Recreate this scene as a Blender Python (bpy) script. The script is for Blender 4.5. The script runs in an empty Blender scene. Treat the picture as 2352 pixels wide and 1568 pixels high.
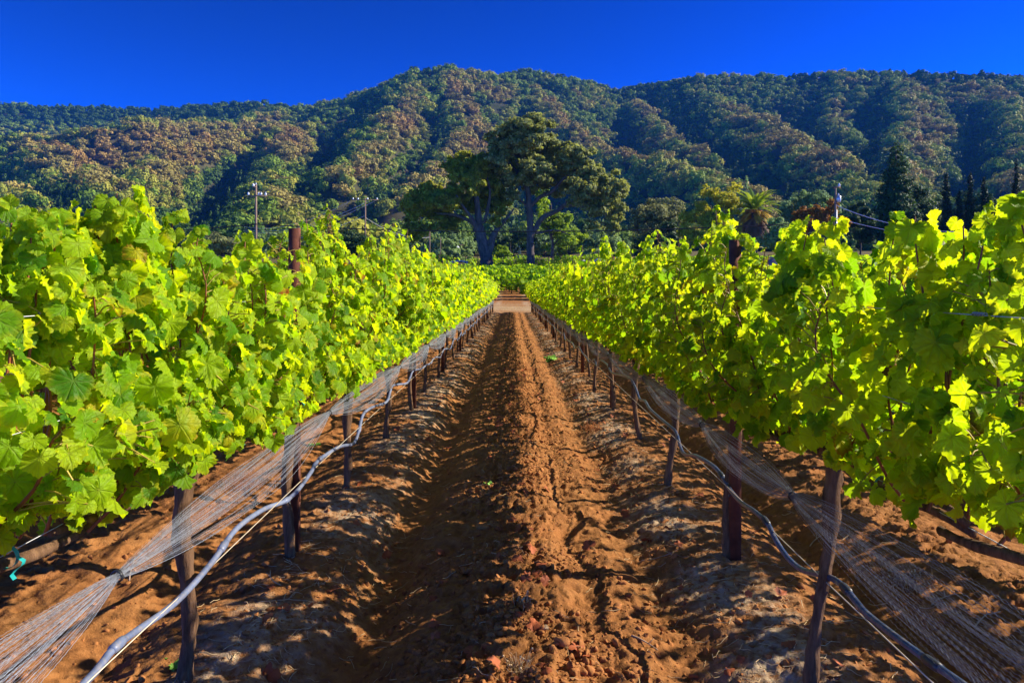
import bpy, math
import numpy as np
from mathutils import Vector

F = 1700.0          # focal length in units of a 2352 px wide frame
CAMZ = 1.5
HY = 662.0
HX = 1176.0
SC = bpy.context.scene
COL = SC.collection
RNG = np.random.default_rng(7)

SUN_EL = math.radians(31.0)
SUN_AZ = math.radians(9.0)      # from +X towards +Y
SUNV = np.array([math.cos(SUN_EL) * math.cos(SUN_AZ), math.cos(SUN_EL) * math.sin(SUN_AZ), math.sin(SUN_EL)])


def at(px, py, Y):
    return np.array([(px - HX) / F * Y, Y, CAMZ - (py - HY) / F * Y])


# ---------------------------------------------------------------- noise
def _hash(i, j, seed):
    h = (i.astype(np.int64) * 374761393 + j.astype(np.int64) * 668265263 + seed * 974711) & 0xFFFFFFFF
    h = ((h ^ (h >> 13)) * 1274126177) & 0xFFFFFFFF
    h = h ^ (h >> 16)
    return (h & 0xFFFFFF) / float(0xFFFFFF)


def vnoise(x, y, seed=0):
    xi = np.floor(x); yi = np.floor(y)
    fx = x - xi; fy = y - yi
    fx = fx * fx * fx * (fx * (fx * 6 - 15) + 10); fy = fy * fy * fy * (fy * (fy * 6 - 15) + 10)
    xi = xi.astype(np.int64); yi = yi.astype(np.int64)
    a = _hash(xi, yi, seed); b = _hash(xi + 1, yi, seed)
    c = _hash(xi, yi + 1, seed); d = _hash(xi + 1, yi + 1, seed)
    return (a + (b - a) * fx) * (1 - fy) + (c + (d - c) * fx) * fy


def fbm(x, y, octv=4, seed=0, gain=0.5, lac=2.03):
    s = np.zeros_like(x, dtype=float); amp = 1.0; tot = 0.0
    for o in range(octv):
        s += amp * (vnoise(x + 17.3 * o, y - 9.1 * o, seed + o) * 2 - 1); tot += amp
        amp *= gain; x = x * lac; y = y * lac
    return s / tot


def sstep(a, b, x):
    t = np.clip((x - a) / (b - a), 0, 1)
    return t * t * (3 - 2 * t)


# ---------------------------------------------------------------- ground heights
GY = np.array([-60, 0, 46.5, 52, 58, 66, 115, 119, 150, 200, 250, 300, 2000.0])
GZ = np.array([0, 0, 0, 0.10, 0.55, 1.02, 3.7, 4.4, 6.1, 9.0, 13.5, 18, 18.0])


def base_z(X, Y):
    X = np.asarray(X, float); Y = np.asarray(Y, float)
    z = np.interp(Y, GY, GZ)
    z = z + 1.4 * sstep(10, 25, X) * sstep(50, 62, Y)
    return z


def gz(X, Y):
    return float(base_z(X, Y))


def soil_profile(X):
    """berms under the vine rows, wheel furrows and a loose centre strip"""
    d = np.abs(np.mod(X - 1.2 + 1.2, 2.4) - 1.2)     # distance to nearest row line X = 1.2 + 2.4 k
    berm = 0.05 * np.exp(-(d / 0.30) ** 2)
    lane = np.mod(X + 1.2, 2.4) - 1.2                  # lane coordinate, 0 = centre
    fur = -0.115 * np.exp(-((lane + 0.66) / 0.17) ** 2) - 0.06 * np.exp(-((lane - 0.72) / 0.15) ** 2)
    mid = 0.035 * np.exp(-((lane - 0.0) / 0.30) ** 2) - 0.03 * np.exp(-((lane - 0.38) / 0.12) ** 2)
    return berm + fur + mid


def soil_height(X, Y):
    fade = 1 - sstep(44.5, 47.5, Y)
    lane = np.mod(X + 1.2, 2.4) - 1.2
    wob = 0.05 * fbm(X * 0.0 + 3.1, Y * 0.8, 3, 5)
    z = soil_profile(X + wob) * fade
    rough = np.exp(-((lane - 0.02) / 0.30) ** 2)
    big = fbm(X * 2.2, Y * 2.2, 4, 11)
    med = fbm(X * 9, Y * 9, 4, 21)
    # cloddy crust: cellular-looking bumps from folded noise
    cl = np.abs(fbm(X * 16, Y * 16, 4, 31))
    fine = np.abs(fbm(X * 45, Y * 45, 2, 41))
    z += fade * (0.034 * big + (0.016 + 0.014 * rough) * med + (0.030 + 0.040 * rough) * (0.30 - cl) + 0.006 * (0.3 - fine))
    return z + base_z(X, Y)


# ---------------------------------------------------------------- mesh helpers
def mk_mesh(name, V, faces, mats=(), smooth=False, attrs=None, mat_idx=None):
    """faces: (n,k) int array, or list of such arrays"""
    me = bpy.data.meshes.new(name)
    V = np.ascontiguousarray(V, dtype=np.float32)
    fl = [f for f in (faces if isinstance(faces, list) else [faces]) if len(f)]
    fl = [np.ascontiguousarray(f, dtype=np.int32) for f in fl]
    nl = sum(f.size for f in fl); nf = sum(len(f) for f in fl)
    me.vertices.add(len(V)); me.vertices.foreach_set("co", V.ravel())
    me.loops.add(nl); me.polygons.add(nf)
    me.loops.foreach_set("vertex_index", np.concatenate([f.ravel() for f in fl]))
    starts = []; s = 0
    for f in fl:
        starts.append(np.arange(len(f), dtype=np.int32) * f.shape[1] + s); s += f.size
    me.polygons.foreach_set("loop_start", np.concatenate(starts))
    if mat_idx is not None:
        me.polygons.foreach_set("material_index", np.ascontiguousarray(mat_idx, dtype=np.int32))
    if smooth:
        me.polygons.foreach_set("use_smooth", np.ones(nf, dtype=bool))
    for m in mats:
        me.materials.append(m)
    me.update(calc_edges=True)
    if attrs:
        for k, (typ, dat) in attrs.items():
            a = me.attributes.new(k, typ, 'POINT')
            key = {'FLOAT': 'value', 'FLOAT2': 'vector', 'FLOAT_VECTOR': 'vector', 'FLOAT_COLOR': 'color', 'INT': 'value'}[typ]
            a.data.foreach_set(key, np.ascontiguousarray(dat, dtype=np.int32 if typ == 'INT' else np.float32).ravel())
    return me


class MB:
    """accumulates vertices and faces with a material index"""
    def __init__(s):
        s.V = []; s.T = []; s.Q = []; s.tm = []; s.qm = []; s.n = 0

    def add(s, V, F_, mi=0):
        V = np.asarray(V, float); F_ = np.asarray(F_, int)
        s.V.append(V)
        if F_.shape[1] == 3:
            s.T.append(F_ + s.n); s.tm.append(np.full(len(F_), mi))
        else:
            s.Q.append(F_ + s.n); s.qm.append(np.full(len(F_), mi))
        s.n += len(V)

    def box(s, c, size, mi=0, rot=None):
        sx, sy, sz = [v / 2 for v in size]
        V = np.array([[x, y, z] for x in (-sx, sx) for y in (-sy, sy) for z in (-sz, sz)])
        if rot is not None:
            V = V @ np.asarray(rot).T
        V = V + np.asarray(c)
        s.add(V, [[0, 1, 3, 2], [4, 6, 7, 5], [0, 4, 5, 1], [2, 3, 7, 6], [0, 2, 6, 4], [1, 5, 7, 3]], mi)

    def tube(s, P, R, sides=8, mi=0, caps=True, jit=0.0, rng=RNG):
        V, Q, T = tube(P, R, sides, caps, jit, rng)
        s.V.append(V); s.Q.append(Q + s.n); s.qm.append(np.full(len(Q), mi))
        if len(T):
            s.T.append(T + s.n); s.tm.append(np.full(len(T), mi))
        s.n += len(V)

    def mesh(s, name, mats, smooth=False):
        f = []; mi = []
        if s.T: f.append(np.concatenate(s.T)); mi.append(np.concatenate(s.tm))
        if s.Q: f.append(np.concatenate(s.Q)); mi.append(np.concatenate(s.qm))
        return mk_mesh(name, np.concatenate(s.V), f, mats, smooth, None, np.concatenate(mi))


def tube(P, R, sides=8, caps=True, jit=0.0, rng=RNG):
    P = np.asarray(P, float); n = len(P)
    R = np.full(n, R, float) if np.isscalar(R) else np.asarray(R, float)
    T = np.gradient(P, axis=0)
    T /= np.linalg.norm(T, axis=1)[:, None] + 1e-12
    ref = np.array([0.0, 0, 1]) if abs(T[:, 2]).mean() < 0.8 else np.array([1.0, 0, 0])
    A = np.cross(T, ref); A /= np.linalg.norm(A, axis=1)[:, None] + 1e-12
    B = np.cross(T, A)
    th = np.linspace(0, 2 * math.pi, sides, endpoint=False)
    rr = R[:, None] * np.ones((1, sides))
    if jit:
        rr = rr * (1 + jit * rng.uniform(-1, 1, (n, sides)))
    V = P[:, None, :] + rr[:, :, None] * (np.cos(th)[None, :, None] * A[:, None, :] + np.sin(th)[None, :, None] * B[:, None, :])
    V = V.reshape(-1, 3)
    i = np.arange(n - 1)[:, None] * sides; j = np.arange(sides)[None, :]; j2 = (j + 1) % sides
    Q = np.stack([i + j, i + j2, i + sides + j2, i + sides + j], -1).reshape(-1, 4)
    Tt = np.zeros((0, 3), int)
    if caps:
        V = np.concatenate([V, P[:1], P[-1:]])
        a = n * sides
        j = np.arange(sides); j2 = (j + 1) % sides
        Tt = np.concatenate([np.stack([np.full(sides, a), j2, j], -1),
                             np.stack([np.full(sides, a + 1), (n - 1) * sides + j, (n - 1) * sides + j2], -1)])
    return V, Q, Tt


def spline(P, n):
    """Catmull-Rom through points, n samples"""
    P = np.asarray(P, float)
    Pp = np.concatenate([2 * P[:1] - P[1:2], P, 2 * P[-1:] - P[-2:-1]])
    L = np.linalg.norm(np.diff(P, axis=0), axis=1); cl = np.concatenate([[0], np.cumsum(L)])
    s = np.linspace(0, cl[-1], n)
    k = np.clip(np.searchsorted(cl, s, side='right') - 1, 0, len(P) - 2)
    t = ((s - cl[k]) / np.maximum(L[k], 1e-9))[:, None]
    p0, p1, p2, p3 = Pp[k], Pp[k + 1], Pp[k + 2], Pp[k + 3]
    return 0.5 * (2 * p1 + (p2 - p0) * t + (2 * p0 - 5 * p1 + 4 * p2 - p3) * t * t + (3 * p1 - 3 * p2 + p3 - p0) * t ** 3)


# ---------------------------------------------------------------- scene object helpers
def link(name, me, parent=None, loc=(0, 0, 0)):
    o = bpy.data.objects.new(name, me); COL.objects.link(o)
    o.location = [float(v) for v in loc]
    if parent is not None:
        o.parent = parent
    return o


def tag(o, label, cat, group=None):
    o['label'] = label; o['category'] = cat
    if group: o['group'] = group
    return o


def empty(name, loc, label, cat, group=None):
    o = link(name, None, None, loc)
    o.empty_display_size = 0.2
    return tag(o, label, cat, group)


def structure(o):
    o['kind'] = 'structure'; return o


def stuff(o, label=None):
    o['kind'] = 'stuff'
    if label: o['label'] = label
    return o


def copy_tree(src, loc, rz=0.0, scale=None):
    r = src.copy(); COL.objects.link(r)
    r.location = [float(v) for v in loc]; r.rotation_euler = (0, 0, rz)
    if scale is not None: r.scale = scale
    for ch in list(src.children):
        c = ch.copy(); COL.objects.link(c); c.parent = r
        for g in list(ch.children):
            d = g.copy(); COL.objects.link(d); d.parent = c
    return r


# ---------------------------------------------------------------- materials
class NT:
    def __init__(s, name):
        s.m = bpy.data.materials.new(name); s.m.use_nodes = True
        s.t = s.m.node_tree; s.t.nodes.clear()
        s.out = s.n('ShaderNodeOutputMaterial')

    def n(s, typ, **kw):
        nd = s.t.nodes.new(typ)
        for k, v in kw.items():
            setattr(nd, k, v)
        return nd

    def l(s, a, b):
        s.t.links.new(a, b)

    def setv(s, sock, v):
        if hasattr(v, 'is_linked'): s.l(v, sock)
        else: sock.default_value = v

    def attr(s, name, typ='GEOMETRY'):
        return s.n('ShaderNodeAttribute', attribute_name=name, attribute_type=typ)

    def noise(s, scale, detail=4, vec=None, rough=0.55):
        nd = s.n('ShaderNodeTexNoise'); nd.inputs['Scale'].default_value = scale
        nd.inputs['Detail'].default_value = detail; nd.inputs['Roughness'].default_value = rough
        if vec is not None: s.l(vec, nd.inputs['Vector'])
        return nd.outputs['Fac']

    def ramp(s, fac, stops):
        nd = s.n('ShaderNodeValToRGB'); cr = nd.color_ramp
        while len(cr.elements) < len(stops): cr.elements.new(0.5)
        for e, (p, c) in zip(cr.elements, stops):
            e.position = p; e.color = (*c, 1) if len(c) == 3 else c
        s.l(fac, nd.inputs['Fac']); return nd.outputs['Color']

    def mix(s, fac, a, b, mode='MIX'):
        nd = s.n('ShaderNodeMix', data_type='RGBA', blend_type=mode)
        s.setv(nd.inputs[0], fac)
        for sock, v in ((nd.inputs[6], a), (nd.inputs[7], b)):
            if hasattr(v, 'is_linked'): s.l(v, sock)
            else: sock.default_value = (*v, 1)
        return nd.outputs[2]

    def math(s, op, a, b=0.0, c=0.0, clamp=False):
        nd = s.n('ShaderNodeMath', operation=op, use_clamp=clamp)
        s.setv(nd.inputs[0], a); s.setv(nd.inputs[1], b); s.setv(nd.inputs[2], c)
        return nd.outputs[0]

    def mapr(s, v, a, b, c=0.0, d=1.0):
        nd = s.n('ShaderNodeMapRange'); s.l(v, nd.inputs[0])
        for i, x in enumerate((a, b, c, d)): nd.inputs[i + 1].default_value = x
        return nd.outputs[0]

    def bump(s, h, dist, strength=1.0):
        nd = s.n('ShaderNodeBump'); nd.inputs['Strength'].default_value = strength
        nd.inputs['Distance'].default_value = dist; s.l(h, nd.inputs['Height'])
        return nd.outputs['Normal']

    def pbsdf(s, col, rough=0.8, spec=0.3, metal=0.0, normal=None):
        b = s.n('ShaderNodeBsdfPrincipled')
        if hasattr(col, 'is_linked'): s.l(col, b.inputs['Base Color'])
        else: b.inputs['Base Color'].default_value = (*col, 1)
        s.setv(b.inputs['Roughness'], rough); s.setv(b.inputs['Metallic'], metal)
        b.inputs['Specular IOR Level'].default_value = spec
        if normal is not None: s.l(normal, b.inputs['Normal'])
        return b.outputs[0]

    def done(s, sh):
        s.l(sh, s.out.inputs['Surface']); return s.m


def simple(name, col, rough=0.7, spec=0.3, metal=0.0, var=0.25, scale=8.0, bump=0.0):
    t = NT(name)
    tc = t.n('ShaderNodeTexCoord').outputs['Object']
    nz = t.noise(scale, 5, tc)
    c = t.ramp(nz, [(0.25, tuple(v * (1 - var) for v in col)), (0.75, tuple(min(1, v * (1 + var)) for v in col))])
    nrm = t.bump(nz, bump) if bump else None
    return t.done(t.pbsdf(c, rough, spec, metal, nrm))


def mat_leaf(name, veins=True):
    t = NT(name)
    rnd = t.attr('lrand'); sep = t.n('ShaderNodeSeparateColor'); t.l(rnd.outputs['Color'], sep.inputs[0])
    r, g, b = sep.outputs
    edge = t.attr('edge').outputs['Fac']
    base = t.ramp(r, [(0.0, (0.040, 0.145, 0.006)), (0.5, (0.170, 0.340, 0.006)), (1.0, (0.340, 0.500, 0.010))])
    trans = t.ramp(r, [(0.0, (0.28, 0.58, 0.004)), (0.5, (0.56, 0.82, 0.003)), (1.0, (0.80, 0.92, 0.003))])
    # yellowing: a few leaves whole, many along their margins
    yl = t.mapr(g, 0.84, 1.0, 0.0, 0.9)
    eg = t.math('MULTIPLY', t.mapr(edge, 0.70, 1.0), t.mapr(b, 0.3, 1.0, 0.0, 0.8))
    yw = t.math('MAXIMUM', yl, eg, clamp=True)
    tcw = t.n('ShaderNodeTexCoord').outputs['Object']
    blot = t.mapr(t.noise(22, 3, tcw), 0.40, 0.62)
    yw2 = t.math('MULTIPLY', yw, t.math('MULTIPLY_ADD', blot, 0.6, 0.4))
    base = t.mix(yw2, base, (0.62, 0.52, 0.012))
    trans = t.mix(yw2, trans, (0.95, 0.80, 0.006))
    # brown dry tips on the most yellow leaves
    br = t.math('MULTIPLY', t.mapr(g, 0.965, 1.0), t.mapr(edge, 0.55, 0.9))
    base = t.mix(br, base, (0.32, 0.10, 0.015)); trans = t.mix(br, trans, (0.30, 0.08, 0.006))
    height = t.noise(55, 3, tcw)
    if veins:
        uv = t.n('ShaderNodeSeparateXYZ'); t.l(t.attr('luv').outputs['Vector'], uv.inputs[0])
        x, y = uv.outputs[0], uv.outputs[1]
        ang = t.math('ARCTAN2', x, y)
        rad = t.math('SQRT', t.math('ADD', t.math('MULTIPLY', x, x), t.math('MULTIPLY', y, y)))
        k = 0.92
        fr = t.math('ABSOLUTE', t.math('SUBTRACT', t.math('FRACT', t.math('ADD', t.math('DIVIDE', ang, k), 0.5)), 0.5))
        d = t.math('MULTIPLY', t.math('MULTIPLY', fr, k), rad)
        v1 = t.mapr(d, 0.026, 0.008)
        # side veins: ribs leaving each main vein at an angle
        q = t.math('FRACT', t.math('MULTIPLY', t.math('SUBTRACT', rad, t.math('MULTIPLY', d, 0.9)), 7.5))
        v2 = t.math('MULTIPLY', t.mapr(t.math('ABSOLUTE', t.math('SUBTRACT', q, 0.5)), 0.10, 0.03), 0.45)
        vv = t.math('MAXIMUM', v1, v2, clamp=True)
        base = t.mix(t.math('MULTIPLY', vv, 0.20), base, (0.30, 0.36, 0.06))
        trans = t.mix(t.math('MULTIPLY', vv, 0.32), trans, (0.62, 0.70, 0.10))
        height = t.math('SUBTRACT', height, t.math('MULTIPLY', vv, 0.9))
    nrm = t.bump(height, 0.004, 0.8)
    p = t.pbsdf(base, 0.5, 0.16, 0.0, nrm)
    tr = t.n('ShaderNodeBsdfTranslucent'); t.l(trans, tr.inputs['Color'])
    mx = t.n('ShaderNodeMixShader'); mx.inputs[0].default_value = 0.54
    t.l(p, mx.inputs[1]); t.l(tr.outputs[0], mx.inputs[2])
    return t.done(mx.outputs[0])


def mat_foliage(name, dark, light, tl=None, tfac=0.3, rough=0.6, inst=False):
    """tree leaves: per-card random colour, some light passing through"""
    t = NT(name)
    rnd = t.attr('lrand'); sep = t.n('ShaderNodeSeparateColor'); t.l(rnd.outputs['Color'], sep.inputs[0])
    col = t.mix(sep.outputs[0], dark, light)
    if inst:
        oi = t.n('ShaderNodeObjectInfo').outputs['Random']
        col = t.mix(t.mapr(oi, 0, 1, 0.0, 0.40), col, tuple(v * 0.45 for v in dark))
        col = t.mix(t.mapr(t.math('FRACT', t.math('MULTIPLY', oi, 7.31)), 0.5, 1.0, 0.0, 0.25), col, (light[0] * 1.5, light[1] * 1.15, light[2]))
    p = t.pbsdf(col, rough, 0.2)
    tr = t.n('ShaderNodeBsdfTranslucent')
    if tl is None: tl = tuple(min(1, v * 1.6) for v in light)
    t.l(t.mix(0.65, col, tl), tr.inputs['Color'])
    mx = t.n('ShaderNodeMixShader'); mx.inputs[0].default_value = tfac
    t.l(p, mx.inputs[1]); t.l(tr.outputs[0], mx.inputs[2])
    return t.done(mx.outputs[0])


def mat_soil():
    t = NT('soil')
    geo = t.n('ShaderNodeNewGeometry').outputs['Position']
    xyz = t.n('ShaderNodeSeparateXYZ'); t.l(geo, xyz.inputs[0])
    n1 = t.noise(1.7, 6, geo); n2 = t.noise(14, 6, geo, 0.65); n3 = t.noise(95, 4, geo, 0.7)
    c = t.ramp(n2, [(0.28, (0.180, 0.077, 0.024)), (0.52, (0.305, 0.135, 0.042)), (0.75, (0.42, 0.20, 0.069))])
    c = t.mix(t.mapr(n1, 0.35, 0.65, 0.0, 0.40), c, (0.30, 0.105, 0.032))
    c = t.mix(t.mapr(n3, 0.55, 0.75, 0.0, 0.5), c, (0.17, 0.065, 0.022))
    # pale salt-and-straw crust where the drip line wets the berm
    ax = t.math('ABSOLUTE', t.math('SUBTRACT', t.math('ABSOLUTE', xyz.outputs[0]), 1.03))
    band = t.mapr(ax, 0.34, 0.08)
    pm = t.math('MULTIPLY', band, t.mapr(t.noise(1.15, 4, geo), 0.44, 0.56))
    pm = t.math('MULTIPLY', pm, t.mapr(n2, 0.38, 0.58))
    c = t.mix(t.math('MULTIPLY', pm, 0.85), c, (0.46, 0.37, 0.25))
    # tiny pale grit
    vo = t.n('ShaderNodeTexVoronoi'); vo.inputs['Scale'].default_value = 42; t.l(geo, vo.inputs['Vector'])
    grit = t.mapr(vo.outputs['Distance'], 0.07, 0.04)
    sepc = t.n('ShaderNodeSeparateColor'); t.l(vo.outputs['Color'], sepc.inputs[0])
    grit = t.math('MULTIPLY', grit, t.mapr(sepc.outputs[0], 0.90, 0.92))
    c = t.mix(grit, c, (0.60, 0.55, 0.47))
    # pale dusty farm track beyond the row ends
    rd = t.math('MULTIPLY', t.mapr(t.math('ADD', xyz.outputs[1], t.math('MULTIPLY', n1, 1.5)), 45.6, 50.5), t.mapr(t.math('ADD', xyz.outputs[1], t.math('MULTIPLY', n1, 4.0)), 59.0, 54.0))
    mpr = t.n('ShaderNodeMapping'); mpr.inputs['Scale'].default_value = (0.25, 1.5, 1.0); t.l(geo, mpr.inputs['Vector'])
    rd = t.math('MULTIPLY', rd, t.mapr(t.noise(0.9, 5, mpr.outputs[0]), 0.36, 0.54, 0.15, 1.0))  # streaks along X: shadow lines painted into the track colour
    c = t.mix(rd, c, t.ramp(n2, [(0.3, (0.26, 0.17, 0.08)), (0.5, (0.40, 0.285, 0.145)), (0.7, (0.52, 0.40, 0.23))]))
    gr = t.math('MULTIPLY', t.mapr(xyz.outputs[1], 112.0, 118.0), t.mapr(n1, 0.30, 0.55, 0.6, 1.0))
    c = t.mix(gr, c, t.ramp(n2, [(0.3, (0.045, 0.060, 0.018)), (0.7, (0.15, 0.13, 0.05))]))
    h = t.math('ADD', t.math('MULTIPLY', n3, 0.35), n2)
    nrm = t.bump(h, 0.02, 0.9)
    return t.done(t.pbsdf(c, 0.95, 0.12, 0, nrm))


def mat_bark(name, a, b, scale=30, stretch=0.12, bump=0.006):
    t = NT(name)
    tc = t.n('ShaderNodeTexCoord').outputs['Object']
    mp = t.n('ShaderNodeMapping'); mp.inputs['Scale'].default_value = (1, 1, stretch); t.l(tc, mp.inputs['Vector'])
    nz = t.noise(scale, 6, mp.outputs[0], 0.7)
    c = t.ramp(nz, [(0.3, a), (0.7, b)])
    return t.done(t.pbsdf(c, 0.9, 0.15, 0, t.bump(nz, bump, 1.0)))


def mat_rust():
    t = NT('rusty_steel')
    tc = t.n('ShaderNodeTexCoord').outputs['Object']
    n1 = t.noise(9, 6, tc, 0.65); n2 = t.noise(120, 3, tc)
    c = t.ramp(n1, [(0.3, (0.055, 0.018, 0.010)), (0.55, (0.130, 0.041, 0.021)), (0.75, (0.22, 0.075, 0.036))])
    return t.done(t.pbsdf(c, 0.75, 0.3, 0.15, t.bump(n2, 0.002, 0.7)))


def mat_hose(name, a, b, rough):
    t = NT(name)
    tc = t.n('ShaderNodeTexCoord').outputs['Object']
    n1 = t.noise(3.0, 5, tc, 0.7); n2 = t.noise(60, 3, tc)
    c = t.mix(t.mapr(n2, 0.45, 0.7, 0, 0.4), t.ramp(n1, [(0.35, a), (0.65, b)]), (0.30, 0.25, 0.19))
    return t.done(t.pbsdf(c, rough, 0.5, 0))


M = {}
M['leaf'] = mat_leaf('vine_leaf', True)
M['leaf_far'] = mat_leaf('vine_leaf_plain', False)
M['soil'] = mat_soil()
M['trunk'] = mat_bark('vine_bark', (0.055, 0.027, 0.014), (0.23, 0.13, 0.07), 42, 0.13, 0.012)
M['cane'] = simple('red_brown_cane', (0.23, 0.065, 0.022), 0.55, 0.4, 0, 0.35, 30)
M['petiole'] = simple('leaf_stalk', (0.36, 0.27, 0.04), 0.5, 0.4, 0, 0.3, 30)
M['rust'] = mat_rust()
M['wire'] = simple('galvanised_wire', (0.42, 0.43, 0.43), 0.45, 0.5, 0.7, 0.2, 20)
M['cordwire'] = simple('tan_support_wire', (0.62, 0.52, 0.36), 0.5, 0.4, 0.3, 0.2, 20)
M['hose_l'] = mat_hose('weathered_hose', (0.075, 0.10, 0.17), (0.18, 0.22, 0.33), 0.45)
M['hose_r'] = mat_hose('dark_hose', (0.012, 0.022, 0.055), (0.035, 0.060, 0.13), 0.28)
M['fitting'] = simple('black_plastic', (0.025, 0.027, 0.033), 0.4, 0.5, 0, 0.3, 20)
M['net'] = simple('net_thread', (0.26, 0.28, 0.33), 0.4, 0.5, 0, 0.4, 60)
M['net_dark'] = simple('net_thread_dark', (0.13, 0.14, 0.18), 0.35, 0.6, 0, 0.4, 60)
M['tie'] = simple('teal_tape', (0.01, 0.30, 0.30), 0.35, 0.5, 0, 0.2, 20)
M['grape'] = simple('amber_grape', (0.42, 0.15, 0.03), 0.3, 0.5, 0, 0.5, 14)
M['clod'] = simple('soil_clod', (0.335, 0.138, 0.046), 0.95, 0.1, 0, 0.30, 25, 0.01)
M['stone'] = simple('dusty_stone', (0.32, 0.22, 0.13), 0.9, 0.2, 0, 0.3, 18, 0.01)
M['straw'] = simple('dry_straw', (0.52, 0.37, 0.19), 0.8, 0.2, 0, 0.4, 12)
M['weed'] = simple('orange_dry_weed', (0.46, 0.17, 0.05), 0.8, 0.2, 0, 0.35, 12)
M['twig'] = simple('grey_twig', (0.36, 0.27, 0.19), 0.85, 0.2, 0, 0.35, 16)
M['deadleaf'] = simple('dead_leaf', (0.33, 0.085, 0.025), 0.7, 0.3, 0, 0.5, 14)
M['weedgreen'] = simple('weed_green', (0.16, 0.34, 0.03), 0.6, 0.3, 0, 0.4, 14)
M['pole'] = mat_bark('pole_wood', (0.15, 0.10, 0.07), (0.30, 0.215, 0.155), 12, 0.05, 0.004)
M['ceramic'] = simple('glazed_insulator', (0.62, 0.66, 0.72), 0.15, 0.6, 0, 0.1, 10)
M['galv'] = simple('grey_galvanised', (0.45, 0.48, 0.52), 0.4, 0.5, 0.5, 0.15, 8)
M['cable'] = simple('black_cable', (0.012, 0.012, 0.014), 0.5, 0.4)
M['bright_line'] = simple('bare_aluminium_line', (0.72, 0.74, 0.76), 0.35, 0.5, 0.6, 0.1, 5)
M['oakbark'] = mat_bark('oak_bark', (0.045, 0.037, 0.032), (0.17, 0.14, 0.12), 3.0, 0.3, 0.08)

M['oak'] = mat_foliage('oak_leaves', (0.075, 0.100, 0.020), (0.380, 0.410, 0.140), (0.50, 0.54, 0.08), 0.42)
M['oak2'] = mat_foliage('oak_leaves_yellowing', (0.085, 0.125, 0.012), (0.460, 0.480, 0.050), (0.66, 0.66, 0.04), 0.48)
M['bright'] = mat_foliage('bright_tree_leaves', (0.075, 0.160, 0.010), (0.260, 0.400, 0.025), (0.50, 0.66, 0.02), 0.45)
M['dark'] = mat_foliage('dark_evergreen_leaves', (0.016, 0.045, 0.015), (0.075, 0.145, 0.042), (0.08, 0.15, 0.03), 0.22)
M['olive'] = mat_foliage('grey_olive_leaves', (0.130, 0.155, 0.050), (0.400, 0.430, 0.150), (0.3, 0.3, 0.09), 0.35)
M['walnut'] = mat_foliage('walnut_leaves', (0.200, 0.230, 0.016), (0.620, 0.600, 0.055), (0.75, 0.66, 0.03), 0.45)
M['rusttree'] = mat_foliage('autumn_leaves', (0.150, 0.075, 0.012), (0.46, 0.210, 0.026), (0.55, 0.24, 0.01), 0.3)
M['cypress'] = mat_foliage('cypress_leaves', (0.007, 0.020, 0.008), (0.028, 0.055, 0.017), None, 0.08)
M['greygreen'] = mat_foliage('grey_green_leaves', (0.080, 0.145, 0.044), (0.300, 0.430, 0.140), None, 0.3)
M['bluespruce'] = mat_foliage('blue_spruce_needles', (0.035, 0.075, 0.085), (0.10, 0.20, 0.22), None, 0.1)
M['palm'] = mat_foliage('palm_fronds', (0.090, 0.210, 0.014), (0.360, 0.500, 0.050), (0.5, 0.6, 0.03), 0.4)
M['palmgold'] = mat_foliage('palm_golden_fronds', (0.28, 0.18, 0.02), (0.60, 0.42, 0.06), None, 0.25)
M['palmdead'] = mat_foliage('dead_palm_fronds', (0.080, 0.046, 0.028), (0.31, 0.185, 0.100), None, 0.1)
M['palmfruit'] = simple('orange_palm_stalks', (0.62, 0.19, 0.03), 0.6, 0.3)

# forest kinds (instanced)
FOREST = [
    mat_foliage('forest_dark_green', (0.014, 0.050, 0.006), (0.085, 0.175, 0.018), None, 0.06, 0.7, True),
    mat_foliage('forest_green', (0.070, 0.150, 0.010), (0.270, 0.390, 0.030), None, 0.10, 0.7, True),
    mat_foliage('forest_olive', (0.160, 0.190, 0.020), (0.460, 0.480, 0.055), None, 0.10, 0.7, True),
    mat_foliage('forest_brown', (0.170, 0.145, 0.030), (0.430, 0.360, 0.080), None, 0.10, 0.7, True),
    mat_foliage('forest_rust', (0.190, 0.130, 0.032), (0.450, 0.305, 0.080), None, 0.10, 0.7, True),
]


# ---------------------------------------------------------------- grape leaves
LA = np.array([0, 10, 20, 29, 40, 52, 62, 74, 84, 96, 110, 124, 140, 156, 168, 180.0])
LR = np.array([.64, .60, .545, .52, .56, .60, .58, .535, .505, .525, .53, .49, .43, .37, .26, .08])


def leaf_template(nout, rings, teeth=True):
    """unit grape leaf in its own plane: petiole at the origin, tip along +y. Returns verts (n,2), edge (n), tris"""
    a = np.linspace(-180, 180, nout, endpoint=False) + 180.0 / nout * 0
    r = np.interp(np.abs(a), LA, LR)
    if teeth:
        r = r * (1 + np.where(np.arange(nout) % 2 == 0, 0.045, -0.045))
    th = np.radians(a)
    V = [[0, 0]]; E = [0.0]
    for k in range(rings):
        f = (k + 1) / rings
        f2 = f if k == rings - 1 else f * 0.98
        for i in range(nout):
            rr = r[i] * f2 if k == rings - 1 else (0.5 * r[i] + 0.5 * np.interp(abs(a[i]), LA, LR)) * f2
            V.append([math.sin(th[i]) * rr, math.cos(th[i]) * rr]); E.append(f)
    T = []
    for i in range(nout):
        j = (i + 1) % nout
        T.append([0, 1 + j, 1 + i])
        for k in range(rings - 1):
            p = 1 + k * nout; q = p + nout
            T.append([p + i, p + j, q + j]); T.append([p + i, q + j, q + i])
    return np.array(V), np.array(E), np.array(T)


TPL = {'hi': leaf_template(48, 3), 'mid': leaf_template(26, 1), 'low': leaf_template(11, 1, False)}


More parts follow.
